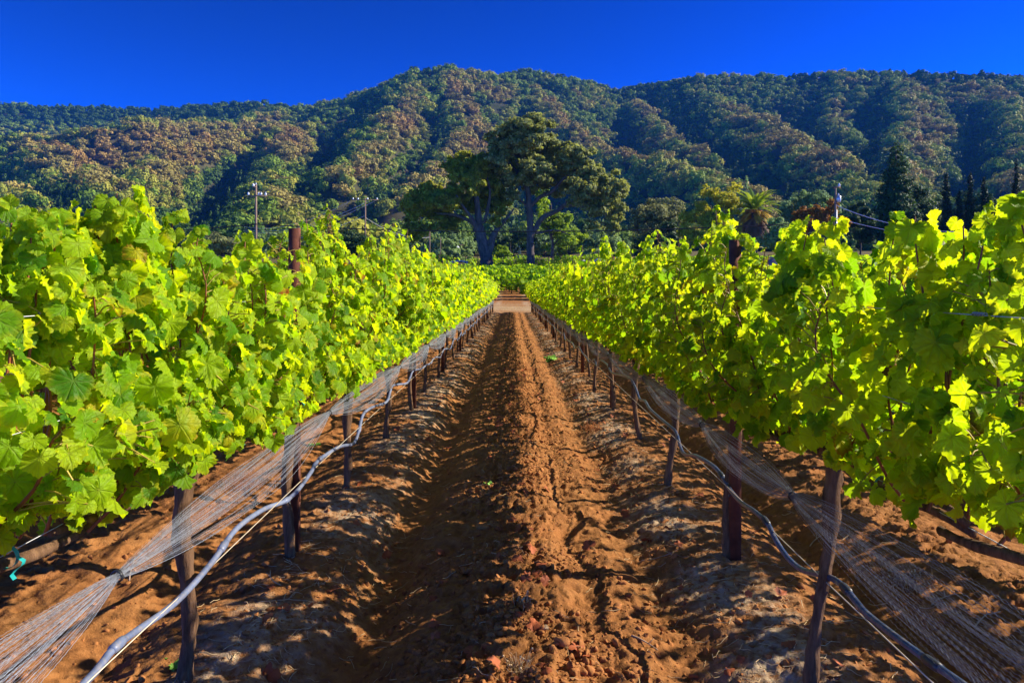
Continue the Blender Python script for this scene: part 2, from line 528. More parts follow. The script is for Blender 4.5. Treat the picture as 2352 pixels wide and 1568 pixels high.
def build_leaves(pos, nrm, tip, size, lrand, lod, rng):
    V2, E, T = TPL[lod]
    N = len(pos); n = len(V2)
    nrm = nrm / (np.linalg.norm(nrm, axis=1)[:, None] + 1e-9)
    tip = tip - nrm * (tip * nrm).sum(1)[:, None]
    tip = tip / (np.linalg.norm(tip, axis=1)[:, None] + 1e-9)
    sx = np.cross(tip, nrm)
    x = V2[None, :, 0] * np.ones((N, 1)); y = V2[None, :, 1] * np.ones((N, 1))
    r2 = x * x + y * y
    c1 = rng.uniform(-0.2, 1.0, (N, 1)); c2 = rng.uniform(-0.35, 0.6, (N, 1))
    wa = rng.uniform(0.08, 0.55, (N, 1)); wp = rng.uniform(0, 6.28, (N, 1)); wk = rng.choice([2, 3, 3, 4, 5], (N, 1))
    th = np.arctan2(x, y)
    z = -c1 * r2 + c2 * np.abs(x) * 0.8 + wa * r2 * np.sin(wk * th + wp) + 0.05 * rng.normal(0, 1, (N, n)) * E[None, :] * (1 if lod == 'hi' else 0.6)
    asp = rng.uniform(0.88, 1.12, (N, 1))
    P = pos[:, None, :] + size[:, None, None] * ((x * asp)[:, :, None] * sx[:, None, :] + y[:, :, None] * tip[:, None, :] + z[:, :, None] * nrm[:, None, :])
    TT = (T[None] + (np.arange(N) * n)[:, None, None]).reshape(-1, 3)
    A = {'lrand': np.repeat(np.concatenate([lrand, np.ones((N, 1))], 1), n, axis=0),
         'edge': np.tile(E, N), 'luv': np.tile(V2, (N, 1))}
    return P.reshape(-1, 3), TT, A


def vine_parts(rng, lod, span=0.80, nshoot=17, top=1.85, spire=0.0, hang=1.0, spread=0.19, halfw=1.0, side=0, dens=1.0, bare=0.0, zmin=0.80, spires=(), small=1.0):
    """foliage mesh data of one vine centred on the cordon (local x across the row, y along it, z up)"""
    pos = []; nrm = []; tip = []; siz = []; canes = []; pets = []; tops = []
    for k in range(nshoot):
        y0 = -span + (k + rng.uniform(0.1, 0.9)) * 2 * span / nshoot
        x0 = rng.normal(0, 0.03); z0 = 0.88 + rng.normal(0, 0.02)
        L = (top - z0) * rng.uniform(0.82, 1.08)
        if rng.random() < spire: L += rng.uniform(0.08, 0.26)
        sdx = rng.choice([-1, 1])
        bow = rng.normal(0, spread) ; droop = 0.0
        kind = rng.random()
        if kind < 0.22: bow = sdx * rng.uniform(0.20, 0.36) * halfw; L *= 0.8; droop = rng.uniform(0.15, 0.5)
        lean = rng.normal(0, 0.13)
        L *= 1.0
        n = 12
        t = np.linspace(0, 1, n)
        X = x0 + bow * np.sin(t * 1.9) + 0.015 * np.sin(t * 9 + rng.uniform(0, 6))
        Y = y0 + lean * t + 0.02 * np.sin(t * 8 + rng.uniform(0, 6))
        Z = z0 + L * t - droop * t ** 2.5
        path = np.stack([X, Y, Z], 1); canes.append(path)
        nl = int(L / (0.021 if lod == 'hi' else 0.034) * dens)
        for i in range(nl):
            tt = 0.02 + 0.98 * (i + rng.uniform(0, 1)) / nl
            p = np.array([np.interp(tt, t, X), np.interp(tt, t, Y), np.interp(tt, t, Z)])
            outs = np.sign(p[0] + rng.normal(0, 0.10)) or 1
            if side and rng.random() < 0.36: outs = side
            d = np.array([outs * rng.uniform(0.3, 1), rng.normal(0, 0.8), rng.normal(0.15, 0.5)])
            d /= np.linalg.norm(d)
            pl = rng.uniform(0.045, 0.13)
            if tt > 0.92: pl *= 0.5
            q = p + d * pl
            s = rng.choice([rng.uniform(0.055, 0.09), rng.uniform(0.08, 0.135)], p=[0.4, 0.6]) * (0.72 if lod == 'hi' else 0.95) * (1 - 0.45 * max(0, (tt - 0.80) / 0.20))
            m = np.array([outs * rng.uniform(0.35, 1.1), rng.normal(0, 0.55), rng.uniform(0.0, 0.9)])
            tp = np.array([outs * 0.35, rng.normal(0, 0.5), -0.9 + rng.normal(0, 0.35)])
            if tt > 0.93: tp[2] += 0.9; m[2] += 0.2
            if q[2] < zmin + 0.05: q[2] = zmin + 0.05 + rng.uniform(0, 0.1); q[0] = np.clip(q[0], -0.16, 0.16)
            tops.append(tt > 0.80)
            pos.append(q); nrm.append(m); tip.append(tp); siz.append(s)
            if lod == 'hi': pets.append((p, q))
    # tall leafy shoots standing out of the canopy
    for (ys_, zt, fat) in spires:
        n = 10; t = np.linspace(0, 1, n)
        X = rng.normal(0, 0.03) + 0.03 * np.sin(t * 5 + rng.uniform(0, 6)); Y = ys_ + rng.normal(0, 0.06) * (1 - t) + 0.015 * np.sin(t * 7)
        Z = 1.0 + (zt - 1.0) * t
        canes.append(np.stack([X, Y, Z], 1))
        for i in range(int((zt - 1.35) / 0.0125 * (0.6 + 0.5 * fat))):
            z = 1.35 + (zt - 1.35) * rng.random() ** 0.8; tt = (z - 1.0) / (zt - 1.0)
            a = rng.uniform(0, 6.28); pl = rng.uniform(0.03, 0.10) * fat * (1 - 0.55 * tt ** 4)
            q = np.array([np.interp(tt, t, X) + pl * math.cos(a), np.interp(tt, t, Y) + pl * math.sin(a) * 0.8, z + rng.uniform(-0.02, 0.03)])
            pos.append(q); siz.append(rng.uniform(0.055, 0.10) * (0.7 + 0.3 * fat) * (1 - 0.4 * tt ** 4)); tops.append(True)
            nrm.append([math.cos(a) * 0.8 + rng.normal(0, .3), math.sin(a) * 0.8 + rng.normal(0, .3), rng.uniform(0.1, 0.7)])
            tip.append([math.cos(a) * 0.6, math.sin(a) * 0.6, rng.uniform(-1, 0.4)])
    # laterals and basal leaves filling the lower fringe
    nb = int((230 if lod == 'hi' else 120) * hang * dens * span / 0.8)
    for i in range(nb):
        outs = rng.choice([-1, 1])
        q = np.array([outs * rng.uniform(0.03, 0.24) * halfw, rng.uniform(-span, span), zmin + abs(rng.normal(0, 0.22))])
        if q[2] < zmin + 0.12: q[0] *= 0.6
        tops.append(False); pos.append(q); siz.append(rng.uniform(0.05, 0.105))
        nrm.append([outs * rng.uniform(0.3, 1.1), rng.normal(0, 0.55), rng.uniform(-0.1, 0.7)])
        tip.append([outs * 0.3, rng.normal(0, 0.5), -1 + rng.normal(0, 0.3)])
    for i in range(int((150 if lod == 'hi' else 60) * dens * span / 0.8)):
        outs = side if (side and rng.random() < 0.6) else rng.choice([-1, 1])
        zz = rng.uniform(1.0, top - 0.05)
        pos.append([outs * rng.uniform(0.08, 0.24) * halfw, rng.uniform(-span, span), zz]); siz.append(rng.uniform(0.05, 0.10)); tops.append(False)
        nrm.append([outs * rng.uniform(0.3, 1.1), rng.normal(0, 0.6), rng.uniform(-0.1, 0.8)]); tip.append([outs * 0.3, rng.normal(0, 0.6), -0.9 + rng.normal(0, 0.4)])
    pos = np.array(pos); nrm = np.array(nrm); tip = np.array(tip); siz = np.array(siz) * small
    N = len(pos)
    # uneven canopy: thin a few holes
    hole = vnoise(pos[:, 1] * 3.1 + 31 * rng.random(), pos[:, 2] * 3.1, int(rng.integers(999)))
    keep = (hole > 0.12 + bare) | (rng.random(N) < 0.4) | np.array(tops)
    pos, nrm, tip, siz = pos[keep], nrm[keep], tip[keep], siz[keep]
    if pets: pets = [p for p, k_ in zip(pets, keep[:len(pets)]) if k_]
    N = len(pos)
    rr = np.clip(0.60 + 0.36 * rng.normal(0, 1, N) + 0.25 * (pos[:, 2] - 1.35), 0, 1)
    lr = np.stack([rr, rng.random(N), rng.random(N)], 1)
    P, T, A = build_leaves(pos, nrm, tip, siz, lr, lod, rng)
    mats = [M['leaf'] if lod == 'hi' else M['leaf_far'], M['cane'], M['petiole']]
    mi = [np.zeros(len(T), int)]; VV = [P]; TT = [T]; QQ = []; qm = []; nv = len(P)
    if lod != 'low':
        for c in canes:
            V, Q, Tc = tube(c, np.linspace(0.0055, 0.002, len(c)), 5 if lod == 'hi' else 4, False)
            VV.append(V); QQ.append(Q + nv); qm.append(np.full(len(Q), 1)); nv += len(V)
        for p, q in pets[::1]:
            V, Q, Tc = tube(np.stack([p, (p + q) / 2 + [0, 0, 0.008], q]), 0.0022, 3, False)
            VV.append(V); QQ.append(Q + nv); qm.append(np.full(len(Q), 2)); nv += len(V)
    V = np.concatenate(VV); ex = len(V) - len(P)
    attrs = {'lrand': ('FLOAT_COLOR', np.concatenate([A['lrand'], np.full((ex, 4), 0.5)])),
             'edge': ('FLOAT', np.concatenate([A['edge'], np.zeros(ex)])),
             'luv': ('FLOAT2', np.concatenate([A['luv'], np.zeros((ex, 2))]))}
    fl = [np.concatenate(TT)]
    if QQ: fl.append(np.concatenate(QQ))
    return mk_mesh('foliage', V, fl, mats, True, attrs, np.concatenate(mi + qm))


def trunk_mesh(rng, lod, lean=(0, 0), r=0.032, base=-0.03, knee=0.0, top=0.88):
    n = 22 if lod == 'hi' else 10
    t = np.linspace(0, 1, n)
    w1, w2 = rng.uniform(0, 6, 2)
    X = lean[0] * t + 0.022 * np.sin(t * 5 + w1) * t * (1 - t) * 4 + knee * np.sin(t * math.pi)
    Y = lean[1] * t + 0.025 * np.sin(t * 4 + w2) * t * (1 - t) * 4
    X -= X[-1]; Y -= Y[-1]          # head stays on the cordon line
    Z = base + (top - base) * t
    R = r * (1.25 - 0.55 * np.sin(np.clip(t * 1.3, 0, 1) * math.pi) * 0.6 + 0.25 * (t > 0.9))
    R = R * (1 + 0.12 * np.sin(t * 21 + w1))
    mb = MB()
    mb.tube(np.stack([X, Y, Z], 1), R, 14 if lod == 'hi' else 7, 0, True, 0.24, rng)
    return mb.mesh('trunk', [M['trunk']], lod != 'hi')


def cordon_mesh(rng, lod, span=0.78):
    mb = MB(); n = 18 if lod == 'hi' else 9
    t = np.linspace(-1, 1, n)
    P = np.stack([0.015 * np.sin(t * 7 + rng.uniform(0, 6)), span * t, 0.87 + 0.02 * np.sin(t * 5 + rng.uniform(0, 6)) - 0.03 * np.abs(t)], 1)
    mb.tube(P, 0.022 * (1 - 0.45 * np.abs(t)) * (1 + 0.15 * np.sin(t * 19)), 9 if lod == 'hi' else 6, 0, True, 0.15, rng)
    if lod == 'hi':        # pruning spurs
        for k in range(9):
            y = rng.uniform(-span, span) * 0.95
            a = np.array([0, y, 0.875]); b = a + [rng.normal(0, 0.02), rng.normal(0, 0.02), rng.uniform(0.03, 0.06)]
            mb.tube(np.stack([a, b]), [0.014, 0.010], 6, 0, True, 0.1, rng)
    return mb.mesh('cordon', [M['trunk']], False)


def tie_mesh(rng):
    """loop of flat tape round the cordon with one loose end"""
    mb = MB()
    th = np.linspace(0, 2 * math.pi, 13)
    w = 0.007
    P = np.stack([0.027 * np.cos(th), np.zeros(13), 0.027 * np.sin(th)], 1)
    V = np.concatenate([P + [0, -w, 0], P + [0, w, 0]]); i = np.arange(12)
    mb.add(V, np.stack([i, i + 1, i + 14, i + 13], 1))
    s = np.linspace(0, 1, 6)
    E = np.stack([0.027 + 0.012 * np.sin(s * 6), 0.006 * np.sin(s * 5), -0.05 * s], 1)
    V = np.concatenate([E + [0, -w, 0], E + [0, w, 0]]); i = np.arange(5)
    mb.add(V, np.stack([i, i + 1, i + 7, i + 6], 1))
    return mb.mesh('tie', [M['tie']], True)


def ico(sub=1):
    import bmesh
    bm = bmesh.new(); bmesh.ops.create_icosphere(bm, subdivisions=sub, radius=1.0)
    V = np.array([v.co[:] for v in bm.verts]); T = np.array([[v.index for v in f.verts] for f in bm.faces]); bm.free()
    return V, T


ICO1 = ico(1); ICO2 = ico(2); ICO3 = ico(3)


def grapes_mesh(rng, n=26):
    mb = MB()
    for k in range(n):
        t = k / n
        a = rng.uniform(0, 6.28); rr = 0.024 * (1 - 0.6 * t) * rng.uniform(0.3, 1)
        mb.add(ICO2[0] * rng.uniform(0.0085, 0.0105) + [rr * math.cos(a), rr * math.sin(a), -0.085 * t], ICO2[1])
    return mb.mesh('grape_cluster', [M['grape']], True)


def ordinal(k):
    return ['first', 'second', 'third', 'fourth', 'fifth', 'sixth', 'seventh', 'eighth', 'ninth', 'tenth', 'eleventh', 'twelfth'][k]


NEARY = [1.25, 2.75, 4.02, 5.45, 7.15, 8.85, 10.35]
ROWY = NEARY + [10.35 + 1.6 * k for k in range(1, 24)]
ROWY = [y for y in ROWY if y < 46.6]
POSTY = [3.97, 8.92, 12.7] + [16.9 + 4.85 * k for k in range(7)]

SPIRE_L = {2: 1, 4: 1}
def own(sy, k):
    return int(np.argmin([abs(sy - q) for q in ROWY])) == k


def spire_px(l, X):
    return [(X * F / (px - HX), CAMZ - (py - HY) / F * (X * F / (px - HX)) - 0.005, f * 1.1) for px, py, f in l]


SPIRES = {-1: spire_px([(262, 440, 1.5), (240, 470, 1.4), (280, 465, 1.3), (225, 505, 1.3), (295, 500, 1.2), (75, 480, 1.3), (30, 540, 1.2), (175, 540, 1.2), (340, 545, 1.1), (100, 485, 1.4), (60, 500, 1.2), (130, 520, 1.3), (412, 490, 0.9), (425, 530, 1.1), (440, 560, 1.2), (560, 545, 1.1), (700, 500, 1.0), (600, 550, 0.9), (770, 545, 1.1), (830, 545, 1.0), (890, 540, 1.0), (905, 548, 1.0)], -1.2),
          1: spire_px([(1635, 492, 1.1), (1610, 520, 1.1), (1655, 520, 1.1), (1690, 545, 1.0), (1860, 508, 1.3), (1880, 505, 1.2), (1840, 530, 1.2), (1925, 545, 1.2), (2030, 497, 0.6), (2140, 492, 1.0), (2190, 515, 1.0), (2240, 515, 1.0), (2345, 440, 1.2), (2312, 475, 1.1), (2290, 510, 1.0), (1505, 548, 1.0), (1560, 555, 1.0), (1400, 545, 1.0), (1440, 552, 1.0)], 1.2)}
_far_fol = {}; _far_tr = []; _far_co = []


def lod_for(y):
    return 'hi' if y < 8 else ('mid' if y < 20 else 'low')


def make_row(sgn):
    X = 1.2 * sgn
    rowname = 'sunlit row along the pale hose' if sgn < 0 else 'backlit row along the dark hose'
    grp = 'grapevines of the ' + ('sunlit row' if sgn < 0 else 'backlit row')
    rng = np.random.default_rng(100 if sgn < 0 else 200)
    leans_r = {1: (0.11, 0.03), 2: (0.02, 0.0), 3: (0.05, 0.0), 4: (-0.05, 0.03), 5: (0.0, 0.0), 6: (0.03, 0)}
    leans_l = {1: (0.03, 0.0), 2: (0.01, 0.0), 3: (0.03, 0.06), 4: (0.01, 0.0), 5: (0.0, 0.0), 6: (0.04, 0.08)}
    leans = leans_l if sgn < 0 else leans_r
    for k, y in enumerate(ROWY):
        if y > 46.2: continue
        lod = lod_for(y)
        g = gz(X, y)
        post = min(abs(y - p) for p in POSTY) < 0.35
        if k < 10:
            lab = f'grapevine {ordinal(k)} along the {rowname}, ' + ('trunk against a rusty post' if post else 'trunk standing free')
        else:
            lab = f'small distant grapevine far down the {rowname}'
        e = empty('grape_vine', (X, y, g), lab, 'grapevine', grp)
        far = lod == 'low'
        top = 1.60 - (0.07 if sgn > 0 and k < 2 else 0.0) + 0.24 * float(sstep(2.0, 7.0, y)) + 0.005 * min(y, 30) + rng.normal(0, 0.03)
        if far:
            v = int(rng.integers(4)); key = (v,)
            if key not in _far_fol:
                r2 = np.random.default_rng(900 + v)
                _far_fol[key] = vine_parts(r2, 'low', 0.85, 19, 1.76, 0.10, 1.0, 0.18, 1.0, 0, 1.0, 0.0, 0.86)
                _far_tr.append(trunk_mesh(r2, 'low', (r2.normal(0, 0.04), r2.normal(0, 0.05)), 0.03))
                _far_co.append(cordon_mesh(r2, 'low'))
            fol = _far_fol[key]; tr = _far_tr[v % len(_far_tr)]; co = _far_co[v % len(_far_co)]
        else:
            span = 0.80
            if k + 1 < len(ROWY): span = max(span, (ROWY[k + 1] - y) / 2 + 0.08)
            hang = 1.0
            if sgn < 0 and k in (1,): hang = 1.5
            fol = vine_parts(rng, lod, span, int(17 * span / 0.8), top, (0.22 if k > 2 else 0.0), hang, 0.15 + 0.02 * (sgn > 0), 0.8 if k < 2 else 1.05, -sgn, (1.15 if k < 2 else 1.0) * (0.92 if sgn > 0 else 1.0), 0.0 if k < 2 else 0.05, 0.95 if k == 0 else (0.87 if k == 1 else 0.82), [(sy - y, sz, sf) for (sy, sz, sf) in SPIRES[sgn] if own(sy, k)], 0.86 if k == 0 else 1.0)
            lean = leans.get(k, (rng.normal(0, 0.03), rng.normal(0, 0.05)))
            kn = 0.03 if (sgn < 0 and k in (3, 6)) else (-0.03 if (sgn > 0 and k in (4, 6)) else 0)
            tr = trunk_mesh(rng, lod, lean, rng.uniform(0.022, 0.027), -0.05, kn)
            co = cordon_mesh(rng, lod, span)
        f = link('foliage', fol, e)
        if far:
            f.rotation_euler = (0, 0, math.pi * int(rng.integers(2)))
            f.scale = (1, 1, 1.0 + 0.05 * rng.normal())
        link('trunk', tr, e); link('cordon', co, e)
        if k in (0, 1, 2, 3):
            for yy in ((-0.35, 0.42) if sgn > 0 else (0.10, 0.5)):
                link('tie', tie_mesh(rng), e, (0.005, yy, 0.865))
        if sgn < 0 and k == 1:
            link('grape_cluster', grapes_mesh(rng, 40), e, (0.13, -0.42, 1.02))
    # steel posts
    for i, y in enumerate(POSTY):
        if y > 46: continue
        post_me = channel_post(rng, 1.85 + (0.05 if (sgn > 0 and i == 1) else 0.0) - (0.07 if (sgn > 0 and i == 0) else 0.0))
        lab = f'rusty slotted steel post {ordinal(i)} along the {rowname}' if i < 4 else f'thin rusty steel post far along the {rowname}'
        o = link('vineyard_post', post_me, None, (X + 0.012 + (0.0 if i else -0.01), y + 0.02 + (0.09 if (i == 0 and sgn < 0) else 0), gz(X, y) - 0.02))
        o.rotation_euler = (0, 0, math.radians(rng.uniform(-4, 4)))
        tag(o, lab, 'post', 'rusty steel posts of the ' + ('sunlit row' if sgn < 0 else 'backlit row'))


def channel_post(rng, h=1.85):
    """cold-rolled steel vineyard stake: web facing the lane with two returned flanges, slots along one flange"""
    mb = MB(); th = 0.004; w = 0.056; d = 0.036
    mb.box((0, -d / 2, h / 2), (w, th, h))                                    # web
    mb.box((-w / 2 + th / 2, 0, h / 2), (th, d - th * 1.02, h))               # plain flange
    # slotted flange built of bars leaving real slots
    z = h; z0 = 0.0
    slots = np.arange(h - 0.075, 0.25, -0.20)
    prev = h
    xx = w / 2 - th / 2
    for s in slots:
        mb.box((xx, 0, (prev + s) / 2), (th, d - th * 1.02, prev - s))
        lo = s - 0.032
        mb.box((xx, -d * 0.33, (s + lo) / 2), (th, d * 0.28, s - lo))
        mb.box((xx, d * 0.33, (s + lo) / 2), (th, d * 0.28, s - lo))
        prev = lo
    mb.box((xx, 0, prev / 2), (th, d - th * 1.02, prev))
    mb.box((-w / 2 + 0.011, d / 2, h / 2), (0.014, th, h - 0.002)); mb.box((w / 2 - 0.011, d / 2, h / 2), (0.014, th, h - 0.002))
    return mb.mesh('vineyard_post', [M['rust']], False)


# ---------------------------------------------------------------- row hardware
def px_plane(pts, X):
    """image points on the vertical plane through the row -> world points"""
    out = []
    for px, py in pts:
        Y = X * F / (px - HX)
        out.append([X, Y, CAMZ - (py - HY) / F * Y])
    return np.array(out)


HOSE_L = [(200, 1568), (280, 1480), (400, 1385), (480, 1290), (540, 1215), (610, 1170), (655, 1150), (680, 1125), (712, 1082), (732, 1057), (780, 1026), (808, 1018), (822, 990), (836, 952), (857, 935),
          (885, 923), (898, 900), (906, 885), (932, 880), (944, 868), (950, 852), (968, 846), (980, 838)]
HOSE_R = [(2208, 1568), (2139, 1516), (2061, 1457), (1992, 1406), (1958, 1370), (1924, 1338), (1890, 1322), (1839, 1309), (1808, 1280), (1784, 1239), (1767, 1201), (1739, 1174), (1702, 1152), (1671, 1122),
          (1657, 1099), (1637, 1071), (1603, 1047), (1575, 1043), (1561, 1025), (1548, 991), (1524, 967), (1496, 940), (1479, 921), (1467, 916), (1459, 888), (1445, 866), (1408, 856), (1393, 838), (1380, 827)]


def make_hose(sgn):
    X = 1.155 * sgn
    P = px_plane(HOSE_L if sgn < 0 else HOSE_R, X)
    rng = np.random.default_rng(5 + sgn)
    head = P[0] + (P[0] - P[2]) * 1.2
    y = P[-1][1]; ext = []
    while y < 46:
        y += 0.42
        ext.append([X, y, 0.43 + 0.035 * math.sin(y * 3.1) + rng.normal(0, 0.02)])
    P = np.concatenate([[head], P, ext])
    P[:, 0] += 0.012 * np.sin(P[:, 1] * 5)
    S = spline(P, 900)
    mb = MB(); mb.tube(S, 0.0115, 10)
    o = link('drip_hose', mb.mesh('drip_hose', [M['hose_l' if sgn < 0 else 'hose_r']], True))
    tag(o, 'pale blue grey drip hose sagging along the sunlit vine trunks' if sgn < 0 else 'dark blue black drip hose sagging along the backlit vine trunks', 'hose')
    # couplings where the hose is clipped to its wire
    if sgn < 0: cpl = [(480 + 24, 1262), (270, 1490), (655, 1150), (735, 1053), (824, 983)]
    else: cpl = [(1946, 1356), (2143, 1518), (1762, 1198), (1652, 1094)]
    for c in cpl:
        p = px_plane([c], X)[0]
        k = int(np.argmin(np.abs(S[:, 1] - p[1])))
        k = min(max(k, 3), len(S) - 4)
        ln = 0.035
        d = S[k + 2] - S[k - 2]; d /= np.linalg.norm(d)
        m2 = MB(); m2.tube(np.stack([S[k] - d * ln, S[k] - d * ln * 0.6, S[k] + d * ln * 0.6, S[k] + d * ln]), [0.0125, 0.0155, 0.0155, 0.0125], 10)
        link('coupling', m2.mesh('coupling', [M['hose_l' if sgn < 0 else 'fitting']], True), o)
    # emitters
    for k in range(6, 26, 4):
        p = S[min(int(k * 8), len(S) - 1)]
        m2 = MB(); m2.tube(np.stack([p + [-0.012 * sgn, 0, -0.008], p + [-0.020 * sgn, 0, -0.022]]), [0.006, 0.004], 6)
        link('emitter', m2.mesh('emitter', [M['fitting']], True), o)
    # tan support wire of the hose
    Yw = np.array([1.4, 2.75, 4.0, 8.9, 12.7, 20, 30, 46])
    Zw = np.array([.42, .425, .44, .45, .45, .45, .45, .45]) + (0.01 if sgn < 0 else 0)
    mb = MB(); mb.tube(np.stack([np.full(8, X - 0.004 * sgn), Yw, Zw], 1), 0.0022, 5)
    tag(link('hose_wire', mb.mesh('hose_wire', [M['cordwire']], True)),
        'taut tan wire carrying the pale hose of the sunlit row' if sgn < 0 else 'taut tan wire carrying the dark hose of the backlit row', 'wire')


def make_net(sgn):
    X = 1.115 * sgn
    rng = np.random.default_rng(60 + sgn)
    if sgn < 0: knots = [0.3, 2.09, 4.51, 7.36, 9.9, 12.4, 14.6]; zc = [.70, .688, .742, .72, .73, .72, .72]
    else: knots = [0.2, 2.94, 4.34, 6.25, 8.5, 10.9, 13.2]; zc = [.70, .675, .70, .745, .73, .72, .72]
    while knots[-1] < 45: knots.append(knots[-1] + rng.uniform(2.0, 2.6)); zc.append(0.72)
    knots = np.array(knots); zc = np.array(zc)
    Y = np.concatenate([np.arange(0.9, 6.5, 0.013), np.arange(6.5, 14, 0.06), np.arange(14, 45, 0.25)])
    seg = np.clip(np.searchsorted(knots, Y) - 1, 0, len(knots) - 2)
    u = (Y - knots[seg]) / (knots[seg + 1] - knots[seg])
    env = np.sin(math.pi * np.clip(u, 0, 1)) ** 0.75
    if sgn > 0: env = np.where(seg == 0, np.sin(math.pi * np.clip(u, 0, 1)) ** 0.6 * 1.35, env)
    else: env = np.where(seg == 0, env * 1.0, env)
    sag = -0.035 * np.sin(math.pi * u)
    cz = np.interp(Y, knots, zc) + sag
    mb = MB(); nt = 96
    for k in range(nt):
        a = -1 + 2 * (k + 0.5) / nt
        ph = rng.uniform(0, 6.28)
        amp = rng.normal(1, 0.12)
        dz = env * 0.088 * a * amp + 0.006 * a
        dx = env * (0.030 * math.sin(a * 7 + 1) + 0.018 * rng.normal()) + 0.005 * rng.normal()
        tooth = 0.0013 * env * np.where((np.arange(len(Y)) + k) % 2 == 0, 1, -1) * (Y < 6.5)
        slow = 0.010 * env * np.sin(Y * rng.uniform(1.5, 4) + ph)
        P = np.stack([X + dx, Y, cz + dz + tooth + slow], 1)
        P[:, 2] = np.maximum(P[:, 2], 0.2)
        mb.tube(P, (0.00036 if k % 9 else 0.0008) * (1 + 2.2 * sstep(3, 13, Y)), 3, 0, False)
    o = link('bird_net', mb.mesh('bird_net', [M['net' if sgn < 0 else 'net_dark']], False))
    tag(o, 'grey bird netting bunched up below the sunlit foliage' if sgn < 0 else 'dark shaded bird netting bunched up below the backlit foliage', 'net')
    for kx in range(1, 7):
        m2 = MB(); y = knots[kx]; z = np.interp(y, knots, zc)
        s = np.linspace(0, 4 * math.pi, 30)
        m2.tube(np.stack([X + 0.016 * np.cos(s), y - 0.006 + 0.012 * s / 12, z + 0.016 * np.sin(s)], 1), 0.003, 5)
        link('net_tie', m2.mesh('net_tie', [M['fitting']], True), o)


def make_wires(sgn):
    X = 1.2 * sgn
    rn = 'sunlit' if sgn < 0 else 'backlit'
    for (dx, z, what) in ((-sgn * 0.09, 1.19, 'lower lane side catch wire'), (-sgn * 0.08, 1.45, 'upper lane side catch wire'), (sgn * 0.18, 1.45, 'catch wire on the far side'), (0.0, 0.885, 'fruiting wire under the cordons')):
        mb = MB()
        y = np.array([0.9, 4.0, 8.9, 13, 20, 30, 46.2]); zz = z + np.array([-.02, 0, .02, 0, .03, .0, 0])
        mb.tube(np.stack([np.full(7, X + dx), y, zz], 1), 0.0014, 5)
        # wire splices
        if dx and z < 1.5:
            s = np.linspace(0, 10 * math.pi, 60)
            for ys in (1.75, 3.4):
                mb.tube(np.stack([X + dx + 0.004 * np.cos(s), ys + 0.05 * s / (10 * math.pi), z - 0.012 + 0.004 * np.sin(s)], 1), 0.0016, 4)
        tag(link('trellis_wire', mb.mesh('trellis_wire', [M['wire']], True)), f'galvanised {what} in the {rn} row', 'wire', f'trellis wires of the {rn} row')


for s in (-1, 1):
    make_row(s); make_hose(s); make_net(s); make_wires(s)


# ---------------------------------------------------------------- rows behind (seen through gaps, casting the shade on the lane)
def neighbour_row(X, y0, y1, seed, label, grp):
    rng = np.random.default_rng(seed)
    fols = [vine_parts(rng, 'mid' if abs(X) < 4 else 'low', 0.85, 15, 1.66, 0.0, 0.8, 0.17) for _ in range(4)]
    trs = [trunk_mesh(rng, 'mid', (rng.normal(0, 0.03), 0), 0.03) for _ in range(3)]
    co = cordon_mesh(rng, 'mid')
    for y in np.arange(y0, y1, 1.6):
        e = empty('grape_vine', (X, y, gz(X, y)), label, 'grapevine', grp)
        f = link('foliage', fols[int(rng.integers(4))], e); f.scale = (1, 1, 1.12 if y < 5.5 else 1.0); f.rotation_euler = (0, 0, math.pi * int(rng.integers(2)))
        link('trunk', trs[int(rng.integers(3))], e); link('cordon', co, e)


neighbour_row(3.6, 2.2, 46, 31, 'grapevine glimpsed behind the backlit row in the next row over', 'grapevines behind the backlit row')
neighbour_row(-3.6, 5.2, 46, 33, 'grapevine glimpsed behind the sunlit row in the next row over', 'grapevines behind the sunlit row')


# ---------------------------------------------------------------- ground
def grid_mesh(name, xs, ys, hfun, mats, smooth=True):
    Xg, Yg = np.meshgrid(xs, ys)
    Z = hfun(Xg, Yg)
    V = np.stack([Xg, Yg, Z], -1).reshape(-1, 3)
    nx = len(xs); ny = len(ys)
    i = np.arange(ny - 1)[:, None] * nx + np.arange(nx - 1)[None, :]
    Q = np.stack([i, i + 1, i + nx + 1, i + nx], -1).reshape(-1, 4)
    return mk_mesh(name, V, Q, mats, smooth)


ys = [1.3]
while ys[-1] < 50: ys.append(ys[-1] + max(0.0075, 0.0036 * ys[-1]))
xs = np.concatenate([np.arange(-3.4, -1.8, 0.02), np.arange(-1.8, 1.9, 0.0095), np.arange(1.9, 3.5, 0.016)])
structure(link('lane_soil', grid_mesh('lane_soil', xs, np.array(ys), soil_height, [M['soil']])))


def sheet_h(X, Y):
    z = base_z(X, Y)
    inside = ((X > -3.35) & (X < 3.4) & (Y > 1.35) & (Y < 49.8))
    z = np.where(inside, z - 0.35, z)
    rows = soil_profile(X) * (Y < 46) * (~inside)
    return z + rows * 0.5 + 0.02 * fbm(X * 0.7, Y * 0.7, 3, 3) * (~inside)


gx = np.unique(np.concatenate([np.linspace(-260, -14, 50), np.arange(-14, 14.01, 0.2), np.linspace(14, 260, 50), [-3.36, -3.34, 3.39, 3.41]]))
gy = np.unique(np.concatenate([np.linspace(-40, 0, 20), np.arange(0, 60, 0.4), np.linspace(60, 270, 110), [1.34, 1.36, 49.79, 49.81]]))
structure(link('ground', grid_mesh('ground', gx, gy, sheet_h, [M['soil']])))


